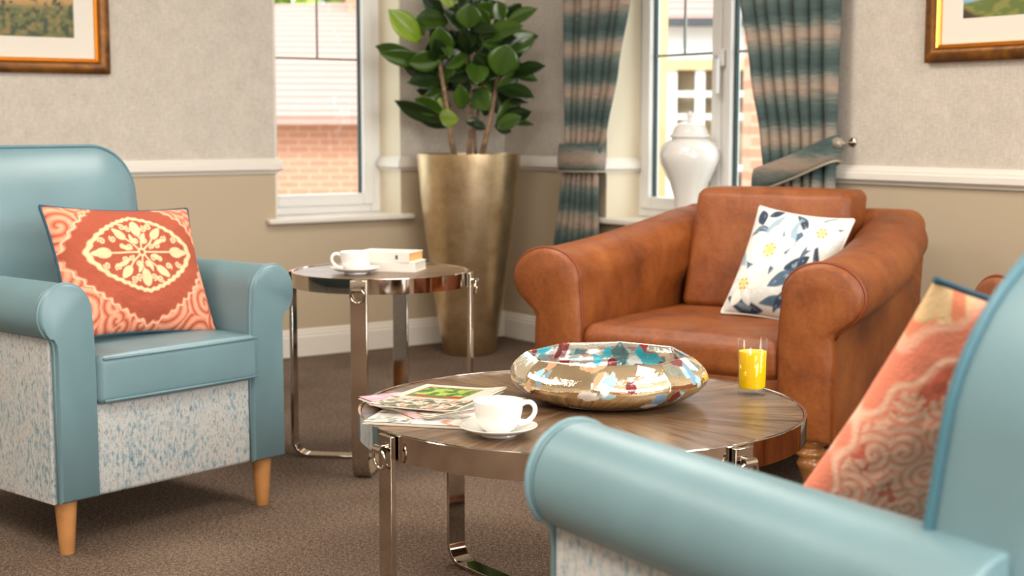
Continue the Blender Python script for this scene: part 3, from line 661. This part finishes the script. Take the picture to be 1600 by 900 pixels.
# bowl
def bowl(x, y, z):
    nth, prof = 384, []
    outer = [(.0, .0, 0), (.12, .0, 0), (.150, .004, 0), (.178, .016, .05), (.200, .030, .15), (.2135, .046, .35), (.214, .060, .6), (.205, .076, .85), (.190, .090, 1), (.176, .101, 1), (.170, .103, 1)]
    inner = [(.166, .101, 1), (.172, .088, 1), (.186, .072, .9), (.192, .056, .6), (.184, .038, .3), (.165, .024, .1), (.13, .015, 0), (.07, .010, 0), (0, .009, 0)]
    allp = outer+inner; pts = []
    for i in range(len(allp)-1):
        for k in range(6): t = k/6; pts.append(tuple(allp[i][j]*(1-t)+allp[i+1][j]*t for j in range(3)))
    pts.append(allp[-1]); pts = np.array(pts); sm_ = pts.copy()
    for _ in range(8): sm_[1:-1] = (sm_[:-2]+2*sm_[1:-1]+sm_[2:])/4
    pts = sm_; m = len(pts); th = np.arange(nth)*2*PI/nth; off = .22
    q = (th+off) % (PI/4)-PI/8; octr = math.cos(PI/8)/np.cos(q)*1.03
    Rr = pts[:, 0][:, None]*(1+pts[:, 2][:, None]*(octr[None]-1)); X = Rr*np.cos(th); Y = Rr*np.sin(th); Z = np.repeat(pts[:, 1][:, None], nth, 1)
    s = np.concatenate([[0], np.cumsum(np.hypot(np.diff(pts[:, 0]), np.diff(pts[:, 1])))])[:, None]
    iin = 6*(len(outer)); isin = (np.arange(m) >= iin-2)[:, None]*np.ones((1, nth), bool)
    col = np.zeros((m, nth, 3)); gold = np.array(lin((244, 226, 188))); g = fbm(X*16+5, Y*16+Z*30, 2); col[:] = gold; col *= (.75+.5*g)[..., None]
    silver = np.array(lin((206, 205, 196))); col = np.where(isin[..., None], silver*(.6+.8*g)[..., None], col); metal = np.where(isin, .75, .97)
    rng = np.random.RandomState(12); pal_o = [(150, 200, 214), (226, 226, 226), (112, 14, 18), (150, 196, 208), (226, 220, 214), (110, 150, 176), (206, 150, 112)]; pal_i = [(40, 168, 188), (120, 14, 18), (232, 230, 226), (228, 190, 156), (150, 12, 22), (214, 222, 220), (150, 190, 184), (70, 110, 110)]
    for k in range(190):
        inn = k >= 84; a0 = rng.uniform(0, 2*PI); j = rng.randint(10, iin-4) if not inn else rng.randint(iin+2, m-8)
        cx, cy_, cz = X[j, int(a0/(2*PI)*nth) % nth], Y[j, int(a0/(2*PI)*nth) % nth], Z[j, 0]
        r0 = rng.uniform(.010, .021) if not inn else rng.uniform(.012, .030); ph = rng.uniform(0, 6.3); el = rng.uniform(.6, 1.5)
        tdir = np.array([-math.sin(a0), math.cos(a0)]); rdir = np.array([math.cos(a0), math.sin(a0)])
        a = ((X-cx)*tdir[0]+(Y-cy_)*tdir[1])*el; b = (Z-cz)/el*1.1 if not inn else np.hypot(Z-cz, (X-cx)*rdir[0]+(Y-cy_)*rdir[1])*np.sign((Z-cz)-((X-cx)*rdir[0]+(Y-cy_)*rdir[1]))/el
        dd = np.hypot(a, b); an = np.arctan2(b, a)+ph; ns = rng.choice([3, 4, 5, 20]); rr = r0*math.cos(PI/ns)/np.cos((an % (2*PI/ns))-PI/ns)
        dep = np.abs((X-cx)*rdir[0]+(Y-cy_)*rdir[1]) < (.04 if not inn else .2)
        mk = (dd < rr) & dep & (isin == inn); c = pal_i[rng.randint(len(pal_i))] if inn else pal_o[rng.randint(len(pal_o))]
        col[mk] = np.array(lin(c))*(.85+.3*g[mk])[:, None]; metal = np.where(mk, .0, metal)
    idx = np.arange(m*nth).reshape(m, nth); nx_ = np.roll(idx, -1, 1); F_ = np.stack([idx[:-1], nx_[:-1], nx_[1:], idx[1:]], -1).reshape(-1, 4)
    o = make('decorative_bowl', (np.stack([X, Y, Z], -1).reshape(-1, 3).tolist(), F_.tolist()), M['bowl'], loc=(x, y, z), cols={'Col': col.reshape(-1, 3), 'Metal': np.repeat(metal.reshape(-1, 1), 3, 1)})
    o['label'] = 'wide gilded glass bowl with coloured mosaic chips on the coffee table'; o['category'] = 'bowl'
bowl(.208, 3.105, COF[3]-.003)

# magazines and books
def magazine(x, y, z, rz, w_, h_, th, paint, label, curl=0, sheets=3):
    root = empty('magazine', (x, y, z), rz, label, 'magazine', 'magazines heaped on the coffee table')
    n, k = 70, 90; u = np.linspace(-1, 1, n); v = np.linspace(-1, 1, k); Ug, Vg = np.meshgrid(u, v)
    X = Ug*w_/2; Y = Vg*h_/2; Zc = th+curl*np.clip(Ug, 0, 1)**2*(1+.4*Vg)+.0003*np.sin(Ug*5+Vg*2)
    idx = np.arange(n*k).reshape(k, n); F_ = np.stack([idx[:-1, :-1], idx[:-1, 1:], idx[1:, 1:], idx[1:, :-1]], -1).reshape(-1, 4)
    o = make('cover', (np.stack([X, Y, Zc], -1).reshape(-1, 3).tolist(), F_.tolist()), M['glossy_print'], root, cols={'Col': paint(Ug, Vg).reshape(-1, 3)})
    m = o.modifiers.new('thick', 'SOLIDIFY'); m.thickness = .0005; m.offset = 1
    g = []
    for s in range(sheets):
        a, b = s/sheets, (s+.8)/sheets; d = .003*((s*7) % 3-1)
        vs, fs = [], []; K = 14
        for i in range(K):
            q = -1+2*i/(K-1); zz = curl*max(0, q)**2
            for (yy, zf) in ((-1, a), (1, a), (1, b), (-1, b)): vs.append((q*(w_/2-.001)+d, yy*(h_/2-.001), (th-.0010)*zf+zz*(.6*zf+.4 if s else 0)*(1+.4*yy)))
        for i in range(K-1):
            for c in range(4): fs.append((i*4+c, i*4+(c+1) % 4, i*4+4+(c+1) % 4, i*4+4+c))
        fs += [(0, 1, 2, 3), tuple((K-1)*4+c for c in (3, 2, 1, 0))]; g.append((vs, fs))
    make('pages', join(*g), M['pages'], root, smooth=False)
    return root
def pm_pink(u, v):
    i = np.zeros(u.shape+(3,)); i[:] = lin((222, 140, 158)); put(i, sm(.5-fbm(u*6, v*6, 1), .2), (236, 178, 190)); put(i, sm(np.abs(u-.85)-.1, .02), (200, 100, 124)); return i
def pm_green(u, v):
    i = np.zeros(u.shape+(3,)); i[:] = lin((214, 206, 190)); n = fbm(u*7, v*7, 5)
    b = (np.abs(u+.1) < .62) & (v > -.1) & (v < .75); put(i, b*1., (70, 112, 40)); put(i, b*sm(.52-n, .1), (166, 190, 84)); put(i, b*(v < .08)*sm(.5-n, .1), (170, 60, 40))
    f = (np.abs(u+.1) < .68) & (v > -.16) & (v < .81) & ~b; put(i, f*1., (140, 116, 70)); c = (v < -.25)*1.; put(i, c*sm(.5-n, .1), (96, 92, 66)); put(i, c*sm(n-.36, .06), (206, 130, 96)); return i
def pm_collage(u, v):
    i = np.zeros(u.shape+(3,)); i[:] = lin((226, 224, 218)); n = fbm(u*8, v*8, 9); gx = np.floor((u+1)*2.2); gy = np.floor((v+1)*2.6); k = (gx*3+gy*5) % 7
    for q, c in ((0, (90, 110, 70)), (2, (196, 120, 84)), (3, (80, 90, 100)), (5, (150, 120, 84))): put(i, (k == q)*sm(.62-n, .3), c)
    return i
MX, MY, MZ = -.150, 2.965, COF[3]-.002
magazine(MX-.005, MY-.01, MZ, math.radians(-14), .22, .285, .006, lambda u, v: pm_collage(u, v), 'lowest white edged magazine of the heap on the coffee table')
magazine(MX-.025, MY+.045, MZ+.0065, math.radians(30), .20, .27, .005, pm_pink, 'pink covered magazine poking out of the heap on the coffee table')
magazine(MX+.015, MY+.03, MZ+.012, math.radians(-48), .20, .26, .005, pm_collage, 'magazine with small colour photos at the right of the heap', curl=.004)
magazine(MX+.0, MY+.02, MZ+.0245, math.radians(-24), .19, .25, .004, pm_green, 'topmost magazine of the heap with a green garden photo', curl=.006)

def book(x, y, z, rz, w_, d_, h_, mc, mp_, label):
    root = empty('book', (x, y, z), rz, label, 'book', 'books stacked on the side table')
    make('cover', join(box(-w_/2, w_/2, -d_/2, d_/2, 0, .0025), box(-w_/2, w_/2, -d_/2, d_/2, h_-.0025, h_), box(-w_/2, w_/2, -d_/2, -d_/2+.0025, .0025, h_-.0025)), mc, root, smooth=False)
    make('pages', box(-w_/2+.002, w_/2-.002, -d_/2+.0025, d_/2-.003, .0025, h_-.0025), mp_, root, smooth=False)
    return root
bkm = plain('white_book_cover', (228, 222, 210), .4); bkp = plain('cream_pages', (222, 214, 196), .8); bko = plain('amber_pages', (222, 172, 108), .7)
b1 = book(-.375, 4.545, SID[3]-.003, math.radians(-12), .185, .125, .030, bkm, bkp, 'lower white paperback of the two stacked on the side table')
b2 = book(-.385, 4.548, SID[3]+.027, math.radians(-18), .18, .12, .030, bkm, bko, 'upper white paperback with amber page edges stacked on the side table')
make('spine_mark', box(.045, .053, -.0606, -.0600, .009, .022), plain('spine_ink', (70, 96, 90), .5), b2, smooth=False)

# ------------------------------------------------------------------ planter and plant
PX, PY = -.197, 6.66
pl = empty('planter', (PX, PY, 0), 0, 'tall tapered gold planter in the corner between the windows', 'planter')
make('pot', lathe([(0, 0), (.112, 0), (.119, .006), (.136, .10), (.167, .30), (.196, .52), (.220, .72), (.232, .86), (.236, .915), (.236, .919), (.226, .919), (.224, .912), (.215, .85), (0, .85)], 72), M['gold'], pl, angle=50)
g = [lathe([(0, .851), (.214, .851), (.216, .885), (0, .885)], 40)]
for k in range(90):
    a = random.uniform(0, 2*PI); r = .205*math.sqrt(random.random()); s = random.uniform(.012, .024)
    q = lathe([(0, -s*.6), (s*.8, -s*.35), (s, 0), (s*.8, s*.35), (0, s*.6)], 8, (r*math.cos(a), r*math.sin(a)), .893); g.append(q)
make('pebbles', join(*g), M['soil'], pl)
rp = empty('rubber_plant', (PX, PY, .89), 0, 'green rubber plant with broad glossy leaves standing in the gold planter', 'plant')
SC = 6.75/2271
def PPt(x, y, d=0):   # silhouette measurements of the plant turned into its own metres
    return Vector(((x-728)*SC, d, (242-y)*SC+.02))
stems = [[(706, 242), (700, 205), (694, 160), (688, 120), (684, 80), (676, 50)], [(728, 242), (731, 200), (730, 150), (727, 110), (730, 60), (738, 20), (742, -20)], [(748, 242), (760, 190), (768, 150), (776, 110), (786, 70), (792, 40)],
         [(738, 242), (736, 205), (742, 170), (752, 120), (756, 80)]]
for i, s in enumerate(stems):
    pts = [PPt(x, y, (-.03, .02, -.01, .05)[i]*(1+k*.4)) for k, (x, y) in enumerate(s)]
    make('stem', tube(pts, [(.014-.0015*k) if i < 3 else .008 for k in range(len(pts))], 10), M['stem'], rp)
# each leaf: base x,y  tip x,y  width(px)  depth  tone  roll
LF = [(655, 70, 612, 24, 34, -.05, 2, .3), (660, 62, 650, 28, 16, .0, 1, 0), (650, 92, 588, 80, 26, -.12, 1, .5), (668, 100, 600, 92, 24, -.1, 1, .3), (690, 95, 640, 104, 30, -.14, 1, .4), (672, 118, 628, 108, 20, 0, 0, .3), (690, 128, 640, 130, 26, -.05, 0, .4),
      (672, 52, 646, 24, 22, .1, 0, .2), (700, 38, 648, 34, 34, -.05, 1, .6), (690, 30, 660, 4, 24, .05, 0, .2), (704, 18, 686, -22, 26, 0, 2, .2), (718, 10, 700, -30, 30, .02, 2, 0), (716, 24, 735, -8, 22, -.08, 0, .3), (730, 16, 742, -25, 26, .02, 0, .1),
      (700, 70, 672, 56, 28, -.1, 0, .2), (695, 96, 684, 52, 34, -.15, 1, .1), (712, 96, 668, 62, 20, -.04, 0, .6), (735, 62, 694, 22, 24, -.1, 0, .5), (730, 52, 730, 16, 36, -.16, 1, .1), (742, 40, 764, 14, 26, 0, 1, .2), (765, 35, 742, 4, 20, .06, 1, .4),
      (778, 40, 772, 8, 26, -.02, 1, .2), (784, 44, 830, 20, 22, -.05, 1, .5), (788, 36, 808, 12, 24, .08, 0, .3), (742, 68, 806, 46, 30, -.12, 1, .6), (735, 84, 800, 62, 30, -.1, 0, .5), (784, 84, 829, 58, 32, -.08, 1, .2), (780, 96, 806, 64, 34, 0, 0, .2),
      (775, 122, 788, 76, 44, -.16, 1, .1), (760, 118, 750, 80, 36, -.1, 0, .2), (790, 122, 842, 104, 26, -.06, 0, .7), (786, 112, 836, 126, 16, .05, 1, .3), (772, 140, 826, 150, 28, -.12, 0, .8), (744, 116, 700, 130, 24, -.08, 0, .7), (726, 108, 700, 138, 20, .02, 0, .3),
      (742, 98, 742, 132, 32, -.1, 1, .2), (720, 84, 690, 108, 30, -.12, 0, .3), (758, 90, 768, 126, 34, -.05, 0, .2), (705, 100, 684, 135, 24, -.1, 1, .3), (700, 140, 650, 130, 20, .05, 0, .2), (740, 140, 756, 172, 34, -.05, 1, .3), (720, 172, 716, 136, 22, -.1, 1, .1), (712, 170, 722, 132, 18, .05, 0, .2),
      (700, 182, 656, 150, 28, -.04, 2, .3), (680, 180, 670, 144, 26, .05, 0, .2), (694, 190, 618, 163, 26, -.1, 0, .5), (706, 196, 642, 180, 24, -.05, 0, .6), (690, 176, 648, 158, 28, -.14, 1, .4), (684, 182, 712, 188, 24, -.16, 2, .3), (724, 190, 748, 194, 16, -.1, 0, .5), (700, 168, 664, 146, 16, .12, 0, .2),
      (770, 196, 808, 152, 28, -.02, 1, .3), (774, 192, 824, 172, 26, -.04, 0, .5), (772, 200, 806, 182, 22, -.1, 1, .4), (776, 188, 830, 192, 12, .05, 1, .6), (768, 196, 792, 206, 14, 0, 0, .5), (752, 182, 762, 152, 22, .05, 0, .3), (734, 192, 752, 200, 14, -.1, 0, .2), (752, 66, 716, 72, 24, .1, 0, .3), (700, 50, 716, 84, 30, .1, 0, .4), (762, 70, 740, 96, 30, .12, 0, .3), (728, 36, 754, 62, 30, .08, 0, .4), (676, 90, 664, 128, 24, .08, 0, .4), (800, 90, 792, 130, 26, .08, 0, .3)]
V_, F_, Cc = [], [], []
fr_ = random.Random(8)
for k in range(62):
    bx, by = fr_.choice([(688, 60), (684, 100), (730, 50), (728, 90), (730, 130), (786, 70), (778, 105), (770, 145), (690, 140), (742, 20)]); an_ = fr_.uniform(0, 2*PI); ln_ = fr_.uniform(34, 54)
    LF.append((bx, by, bx+ln_*math.cos(an_), min(by+ln_*.7*math.sin(an_), 190), fr_.uniform(16, 25), fr_.uniform(-.12, .2), 1 if k % 4 == 0 else 0, .5))
tones = [((22, 40, 12), (36, 58, 16)), ((46, 74, 18), (72, 102, 28)), ((110, 140, 24), (150, 176, 50))]
rng = random.Random(3)
for (x0, y0, x1, y1, wpx, dep, tone, roll) in LF:
    P0 = PPt(x0, y0, dep*.6); P1 = PPt(x1, y1, dep+rng.uniform(-.10, .06)); ax = P1-P0; Ln = ax.length; ax.normalize()
    view = Vector((0, 1, 0)); sd = ax.cross(view).normalized(); nn = sd.cross(ax).normalized()
    rl = roll*rng.choice((-1, 1)); sd2 = sd*math.cos(rl)+nn*math.sin(rl); nn2 = nn*math.cos(rl)-sd*math.sin(rl)
    nl, nw = 12, 7; base = len(V_); hw = wpx*SC/2*1.12; ca_, cb_ = lin(tones[tone][0]), lin(tones[tone][1])
    for i in range(nl+1):
        t = i/nl; wdt = hw*(math.sin(PI*min(1, t**1.05*.95+.03))**.85 if t > 0 else .06); wdt = max(wdt, .0015)
        if t > .9: wdt *= (1-t)/.1*.8+.12
        for j in range(nw):
            s = -1+2*j/(nw-1); p = P0+ax*(t*Ln)+sd2*(s*wdt)+nn2*(-.25*abs(s)*wdt+ .10*Ln*t*t)
            V_.append(tuple(p)); f = .5+.5*s*.6-(.35 if j == 3 else 0)+rng.uniform(-.08, .08); f = max(0, min(1, f)); Cc.append([ca_[k]*(1-f)+cb_[k]*f for k in range(3)])
    for i in range(nl):
        for j in range(nw-1): a = base+i*nw+j; F_.append((a, a+1, a+nw+1, a+nw))
fo = make('foliage', (V_, F_), M['leaf'], rp, cols={'Col': np.array(Cc)})
md = fo.modifiers.new('thick', 'SOLIDIFY'); md.thickness = .0015

# ------------------------------------------------------------------ urn on the sill
up_ = RW(1.262, .085, SILL+.003)
ur = empty('ginger_jar', up_, 0, 'white glazed lidded jar standing on the sill of the curtained window', 'jar')
make('body', lathe([(0, 0), (.066, 0), (.069, .004), (.068, .014), (.062, .03), (.060, .06), (.066, .11), (.084, .17), (.108, .22), (.124, .255), (.129, .285), (.124, .315), (.108, .338), (.090, .350), (.078, .355), (.076, .362), (.07, .362), (.07, .355), (0, .34)], 72), M['urn'], ur)
make('lid', lathe([(0, .362), (.082, .362), (.088, .366), (.087, .372), (.080, .375), (.074, .39), (.066, .408), (.052, .420), (.030, .427), (.014, .430), (.011, .437), (.012, .447), (.015, .455), (.013, .466), (.006, .473), (0, .475)], 64), M['urn'], ur)

# ------------------------------------------------------------------ curtains
def lerp_tab(tab, z):
    tab = sorted(tab)
    if z <= tab[0][0]: return tab[0][1:]
    for a, b in zip(tab[:-1], tab[1:]):
        if z <= b[0]:
            t = (z-a[0])/(b[0]-a[0]); t = t*t*(3-2*t)*.5+t*.5; return tuple(a[k]*(1-t)+b[k]*t for k in range(1, len(a)))
    return tab[-1][1:]
def curtain(label, tab, nf, ph):
    nz, nq = 110, 150; vs, fs = [], []
    for i in range(nz+1):
        z = .01+(CEIL-.02)*i/nz; sl, sr, am = lerp_tab(tab, z)
        for j in range(nq+1):
            q = j/nq; qq = q+.012*math.sin(q*9+z*2); t = -.075+am*math.sin(2*PI*nf*qq+ph)+am*.35*math.sin(2*PI*nf*.5*q+z*1.3)
            vs.append(RW(sl+(sr-sl)*q+am*.35*math.cos(2*PI*nf*qq+ph), t, z))
    for i in range(nz):
        for j in range(nq): a = i*(nq+1)+j; fs.append((a, a+1, a+nq+2, a+nq+1))
    o = make('curtain', (vs, fs), M['curtain']); tag(o, label, 'curtain', 'striped curtains at the window')
    m = o.modifiers.new('thick', 'SOLIDIFY'); m.thickness = .002; return o
curtain('blue green and peach striped curtain tied back beside the gold planter', [(0, .44, .80, .022), (.45, .50, .845, .022), (.78, .565, .84, .02), (.89, .59, .84, .015), (1.0, .59, .90, .018), (1.3, .585, .98, .026), (1.6, .585, 1.05, .03), (CEIL, .58, 1.22, .035)], 7, .4)
curtain('striped curtain tied back to the wall hook beside the gilt framed sea picture', [(0, 1.90, 2.23, .022), (.72, 1.87, 2.225, .022), (.86, 1.86, 2.225, .018), (1.0, 1.84, 2.225, .02), (1.25, 1.785, 2.225, .028), (1.6, 1.71, 2.225, .032), (CEIL, 1.52, 2.23, .035)], 7, 1.2)
def tieback(label, path, hh):
    vs, fs = [], []; n = len(path)
    for (s, t, z) in path:
        for k in range(6):
            q = -1+2*k/5; bulge = .010*(1-q*q)
            vs.append(RW(s, t-bulge*(1 if t < -.06 else -1), z+q*hh/2))
    for i in range(n):
        j = (i+1) % n
        for k in range(5): fs.append((i*6+k, i*6+k+1, j*6+k+1, j*6+k))
    o = make('curtain_tieback', (vs, fs), M['tie']); tag(o, label, 'tieback', 'tiebacks holding the striped curtains'); m = o.modifiers.new('thick', 'SOLIDIFY'); m.thickness = .006
    c = [path[i] for i in range(n)]
    make('cord_edge', tube([RW(s, t-(.003 if t < -.06 else -.003), z-hh/2) for s, t, z in c], .004, 6, closed=True), plain('tieback_edge', (168, 156, 136), .7), o)
    return o
def loop(s0, s1, z0, z1, tf, tb, n=36, sag=0):
    P_ = []
    for k in range(n):
        a = 2*PI*k/n; x = math.cos(a); y = math.sin(a); sx = (s0+s1)/2+(s1-s0)/2*x; f = (x+1)/2
        P_.append((sx, (tf+tb)/2+(tf-tb)/2*(abs(y)**.6*(1 if y > 0 else -1)), z0+(z1-z0)*f-sag*math.sin(f*PI)))
    return P_
tieback('striped fabric band gathering the curtain beside the gold planter', loop(.575, .862, .90, .905, -.125, -.028), .125)
tieback('striped fabric band slanting up to a hook on the right curtain', loop(1.825, 2.245, .83, .965, -.125, -.028, sag=.012), .095)
for (s, z, wh) in ((2.250, .985, 'at the right curtain edge'), ):
    h_ = empty('curtain_hook', RW(s, 0, z), math.atan2(U.y, U.x), 'small crystal curtain hook on the wall '+wh, 'curtain hook')
    make('rod', tube([(0, 0, 0), (.08, 0, 0)], .006, 10), M['chrome'], h_); make('knob', lathe([(0, -.02), (.012, -.016), (.02, -.006), (.021, .006), (.014, .017), (0, .021)], 10), M['crystal'], h_, smooth=False, loc=(.085, 0, 0), rot=(0, PI/2, 0))
    make('wall_plate', lathe([(0, 0), (.018, 0), (.016, .006), (0, .007)], 20), M['chrome'], h_, rot=(0, PI/2, 0))

# ------------------------------------------------------------------ pictures
def picture(fn, s0, s1, z0, z1, mirror, paint, label, name='framed_picture', fw=.062, mat_w=.082):
    root = empty(name, fn((s0+s1)/2, 0, (z0+z1)/2), 0, label, 'picture')
    def part(nm, geo, m, **kw):
        o = make(nm, geo, m, None, **kw); o.parent = root; o.matrix_parent_inverse = Matrix.Translation(-Vector(root.location)); return o
    def mitred(prof, a, b, c, d):      # profile (inset from the outer edge, outward depth)
        rings = []
        for (x, y, dx, dz) in ((a, c, 1, 1), (b, c, -1, 1), (b, d, -1, -1), (a, d, 1, -1)): rings.append([fn(x+dx*i, -t, y+dz*i) for i, t in prof])
        n = len(prof); vs = [p for r in rings for p in r]; fs = []
        for i in range(4):
            for k in range(n): j = (i+1) % 4; l = (k+1) % n; fs.append((i*n+k, i*n+l, j*n+l, j*n+k))
        return vs, fs
    f = part('frame', mitred([(0, .002), (0, .024), (.006, .030), (.022, .034), (.036, .030), (.044, .024), (.044, .002)], s0, s1, z0, z1), M['frame'], angle=35)
    part('gilt_slip', mitred([(.044, .002), (.044, .022), (.050, .026), (.054, .021), (.058, .023), (fw, .016), (fw, .002)], s0, s1, z0, z1), M['gilt'], angle=35)
    a, b, c, d = s0+fw, s1-fw, z0+fw, z1-fw
    part('mount', mitred([(0, .003), (0, .012), (mat_w, .012), (mat_w+.002, .009), (mat_w+.002, .003)], a-.002, b+.002, c-.002, d+.002), M['mat_board'], smooth=False)
    a += mat_w; b -= mat_w; c += mat_w; d -= mat_w; n, k = 150, 110
    u = np.linspace(0, 1, n); v = np.linspace(0, 1, k); Ug, Vg = np.meshgrid(u, v); pts = [fn(a+(b-a)*(1-x if mirror else x), -.007, c+(d-c)*y) for x, y in zip(Ug.ravel(), Vg.ravel())]
    idx = np.arange(n*k).reshape(k, n); F2 = np.stack([idx[:-1, :-1], idx[:-1, 1:], idx[1:, 1:], idx[1:, :-1]], -1).reshape(-1, 4).tolist()
    part('print', (pts, F2), M['painting'], cols={'Col': paint(Ug*(b-a), Vg*(d-c)).reshape(-1, 3)})
def pt_meadow(x, y):
    i = np.zeros(x.shape+(3,)); i[:] = lin((150, 170, 190)); n = fbm(x*14, y*40, 3); n2 = fbm(x*60, y*60, 8, 3); xr = x
    put(i, sm(y-.215-.03*n, .02), (120, 116, 96)); put(i, sm(y-.185-.05*fbm(x*7, y, 5), .01)*(x < .72), (36, 34, 24))
    put(i, sm(y-.160-.02*n, .02), (178, 138, 78)); put(i, sm(y-.108-.03*n, .03), (84, 88, 34)); put(i, sm(.5-n2, .2)*(y < .125), (110, 112, 44), .7); put(i, sm(.64-n2, .1)*(y < .12), (150, 104, 60), .7); put(i, sm(n2-.38, .1)*(y < .16), (44, 56, 20)); return i
def pt_sea(x, y):
    i = np.zeros(x.shape+(3,)); i[:] = lin((104, 150, 178)); n = fbm(x*8, y*80, 3); put(i, sm(.5-n, .2), (140, 178, 196)); put(i, sm(.34-y, .02), (190, 205, 214))
    e = y-(.048+.020*np.sin(np.clip(x, 0, .62)*7.5)-.05*np.clip(x-.40, 0, 1)); n2 = fbm(x*30, y*60, 6); put(i, sm(e, .006), (96, 112, 52)); put(i, sm(e, .006)*sm(.55-n2, .15), (132, 132, 66)); put(i, sm(e, .006)*sm(x+y*2-.07, .03), (64, 50, 40)); return i
def fs_(px, t, side):      # where a picture-edge measurement meets the wall
    k = (px-800)/2271; W_ = U if side == 'L' else V; O = RM(0, -t, 0) if side == 'L' else RM(-t, 0, 0)
    return (k*O.y-O.x)/(W_.x-k*W_.y)
sL = fs_(176.5, 0, 'L'); sR = fs_(1443.8, 0, 'R')
picture(LW, sL, sL+1.15, 1.256, 2.05, True, pt_meadow, 'gold framed meadow picture on the wall above the left armchair')
picture(RW, sR, sR+1.15, 1.262, 2.05, False, pt_sea, 'gold framed sea and headland picture on the wall at right')

# ------------------------------------------------------------------ outdoors
gr = make('courtyard_paving', box(-30, 30, 0, 60, -.35, -.30), M['lawn'], smooth=False); gr['kind'] = 'structure'; gr['label'] = 'pale paving outside'
# house with tiled roof beyond the left window
hb = empty('house', (-2.6, 15.5, -.3), math.radians(8), 'brick house with pink tiled roof seen through the left window', 'building')
make('wall', box(-5, 3.3, 0, 5, 0, 1.6), M['brick'], hb, smooth=False)
make('roof', ([(-5.3, -.4, 1.45), (3.6, -.4, 1.45), (3.6, 3.4, 3.0), (-5.3, 3.4, 2.7), (-5.3, -.4, 1.35), (3.6, -.4, 1.35), (3.6, 6, 1.35), (-5.3, 6, 1.35)], [(0, 1, 2, 3), (4, 5, 1, 0), (1, 5, 6, 2), (3, 2, 6, 7), (0, 3, 7, 4), (4, 7, 6, 5)]), M['tiles'], hb, smooth=False)
make('chimney', box(.95, 1.75, 2.9, 3.6, 2.0, 4.4), M['brick'], hb, smooth=False)
# white framed building beyond the curtained window
gb = empty('garden_building', (1.2, 14.5, -.3), math.radians(-4), 'white framed garden building with tiled roof seen through the right window', 'building')
make('roof', ([(-1.0, -.4, 2.35), (6, -.4, 2.35), (6, 3, 4.0), (-.2, 3, 4.0), (-1.0, 3, 2.35), (6, 3, 2.35)], [(0, 1, 2, 3), (0, 3, 4), (0, 4, 5, 1), (1, 5, 2), (2, 5, 4, 3)]), M['tiles'], gb, smooth=False)
make('gutter', box(-1.0, 6, -.46, -.38, 2.28, 2.36), M['gutter'], gb, smooth=False)
make('fascia', box(-.9, 6, -.2, 0, 1.98, 2.3), M['extw'], gb, smooth=False)
make('beam', box(-.9, 6, -.25, -.05, 1.88, 1.98), M['render'], gb, smooth=False)
for k in range(11): make('post', box(.33+.27*k, .42+.27*k, -.2, -.1, 0, 1.9), M['extw'], gb, smooth=False)
for z in (1.62, 1.40, .9): make('rail', box(-.2, 3.6, -.18, -.12, z, z+.055), M['extw'], gb, smooth=False)
make('glazing', box(-.8, 6, .0, .1, 0, 1.9), M['extpane'], gb, smooth=False)
pc = make('porch_column', box(0, .10, 0, .3, -.3, 2.8), M['render'], loc=(.885, 9.3, 0), smooth=False, bevel=.01); tag(pc, 'cream rendered column just outside the right window', 'column')
bw = make('garden_wall', box(0, 3, 0, .3, -.3, 3.0), M['brick'], loc=(1.56, 9.6, 0), smooth=False, bevel=.01); tag(bw, 'orange brick wall outside at the right edge of the curtained window', 'wall')
def tree(x, y, h_, r, label):
    o = empty('tree', (x, y, -.3), 0, label, 'tree', 'trees beyond the house roof'); g = []; rr = random.Random(int(x*10))
    vs, fs = [], []
    for k in range(900):
        a = rr.uniform(0, 2*PI); b_ = math.acos(rr.uniform(-1, 1)); q = r*rr.uniform(.5, 1)**.5; c = Vector((q*math.sin(b_)*math.cos(a), q*math.sin(b_)*math.sin(a), h_+q*.8*math.cos(b_)))
        d1 = Vector((rr.uniform(-1, 1), rr.uniform(-1, 1), rr.uniform(-1, 1))).normalized()*.16; d2 = d1.cross(Vector((rr.uniform(-1, 1), rr.uniform(-1, 1), rr.uniform(-1, 1)))).normalized()*.1
        n = len(vs); vs += [tuple(c-d1), tuple(c+d2), tuple(c+d1), tuple(c-d2)]; fs.append((n, n+1, n+2, n+3))
    make('foliage', (vs, fs), M['tree'], o, smooth=False); make('trunk', tube([(0, 0, 0), (0, 0, h_)], .14, 10), M['stem'], o)
tree(-5.6, 22.5, 3.4, 1.5, 'pale green tree beyond the house roof, further left'); tree(-2.6, 23.0, 3.3, 1.3, 'yellow green tree beyond the house roof, beside the chimney')
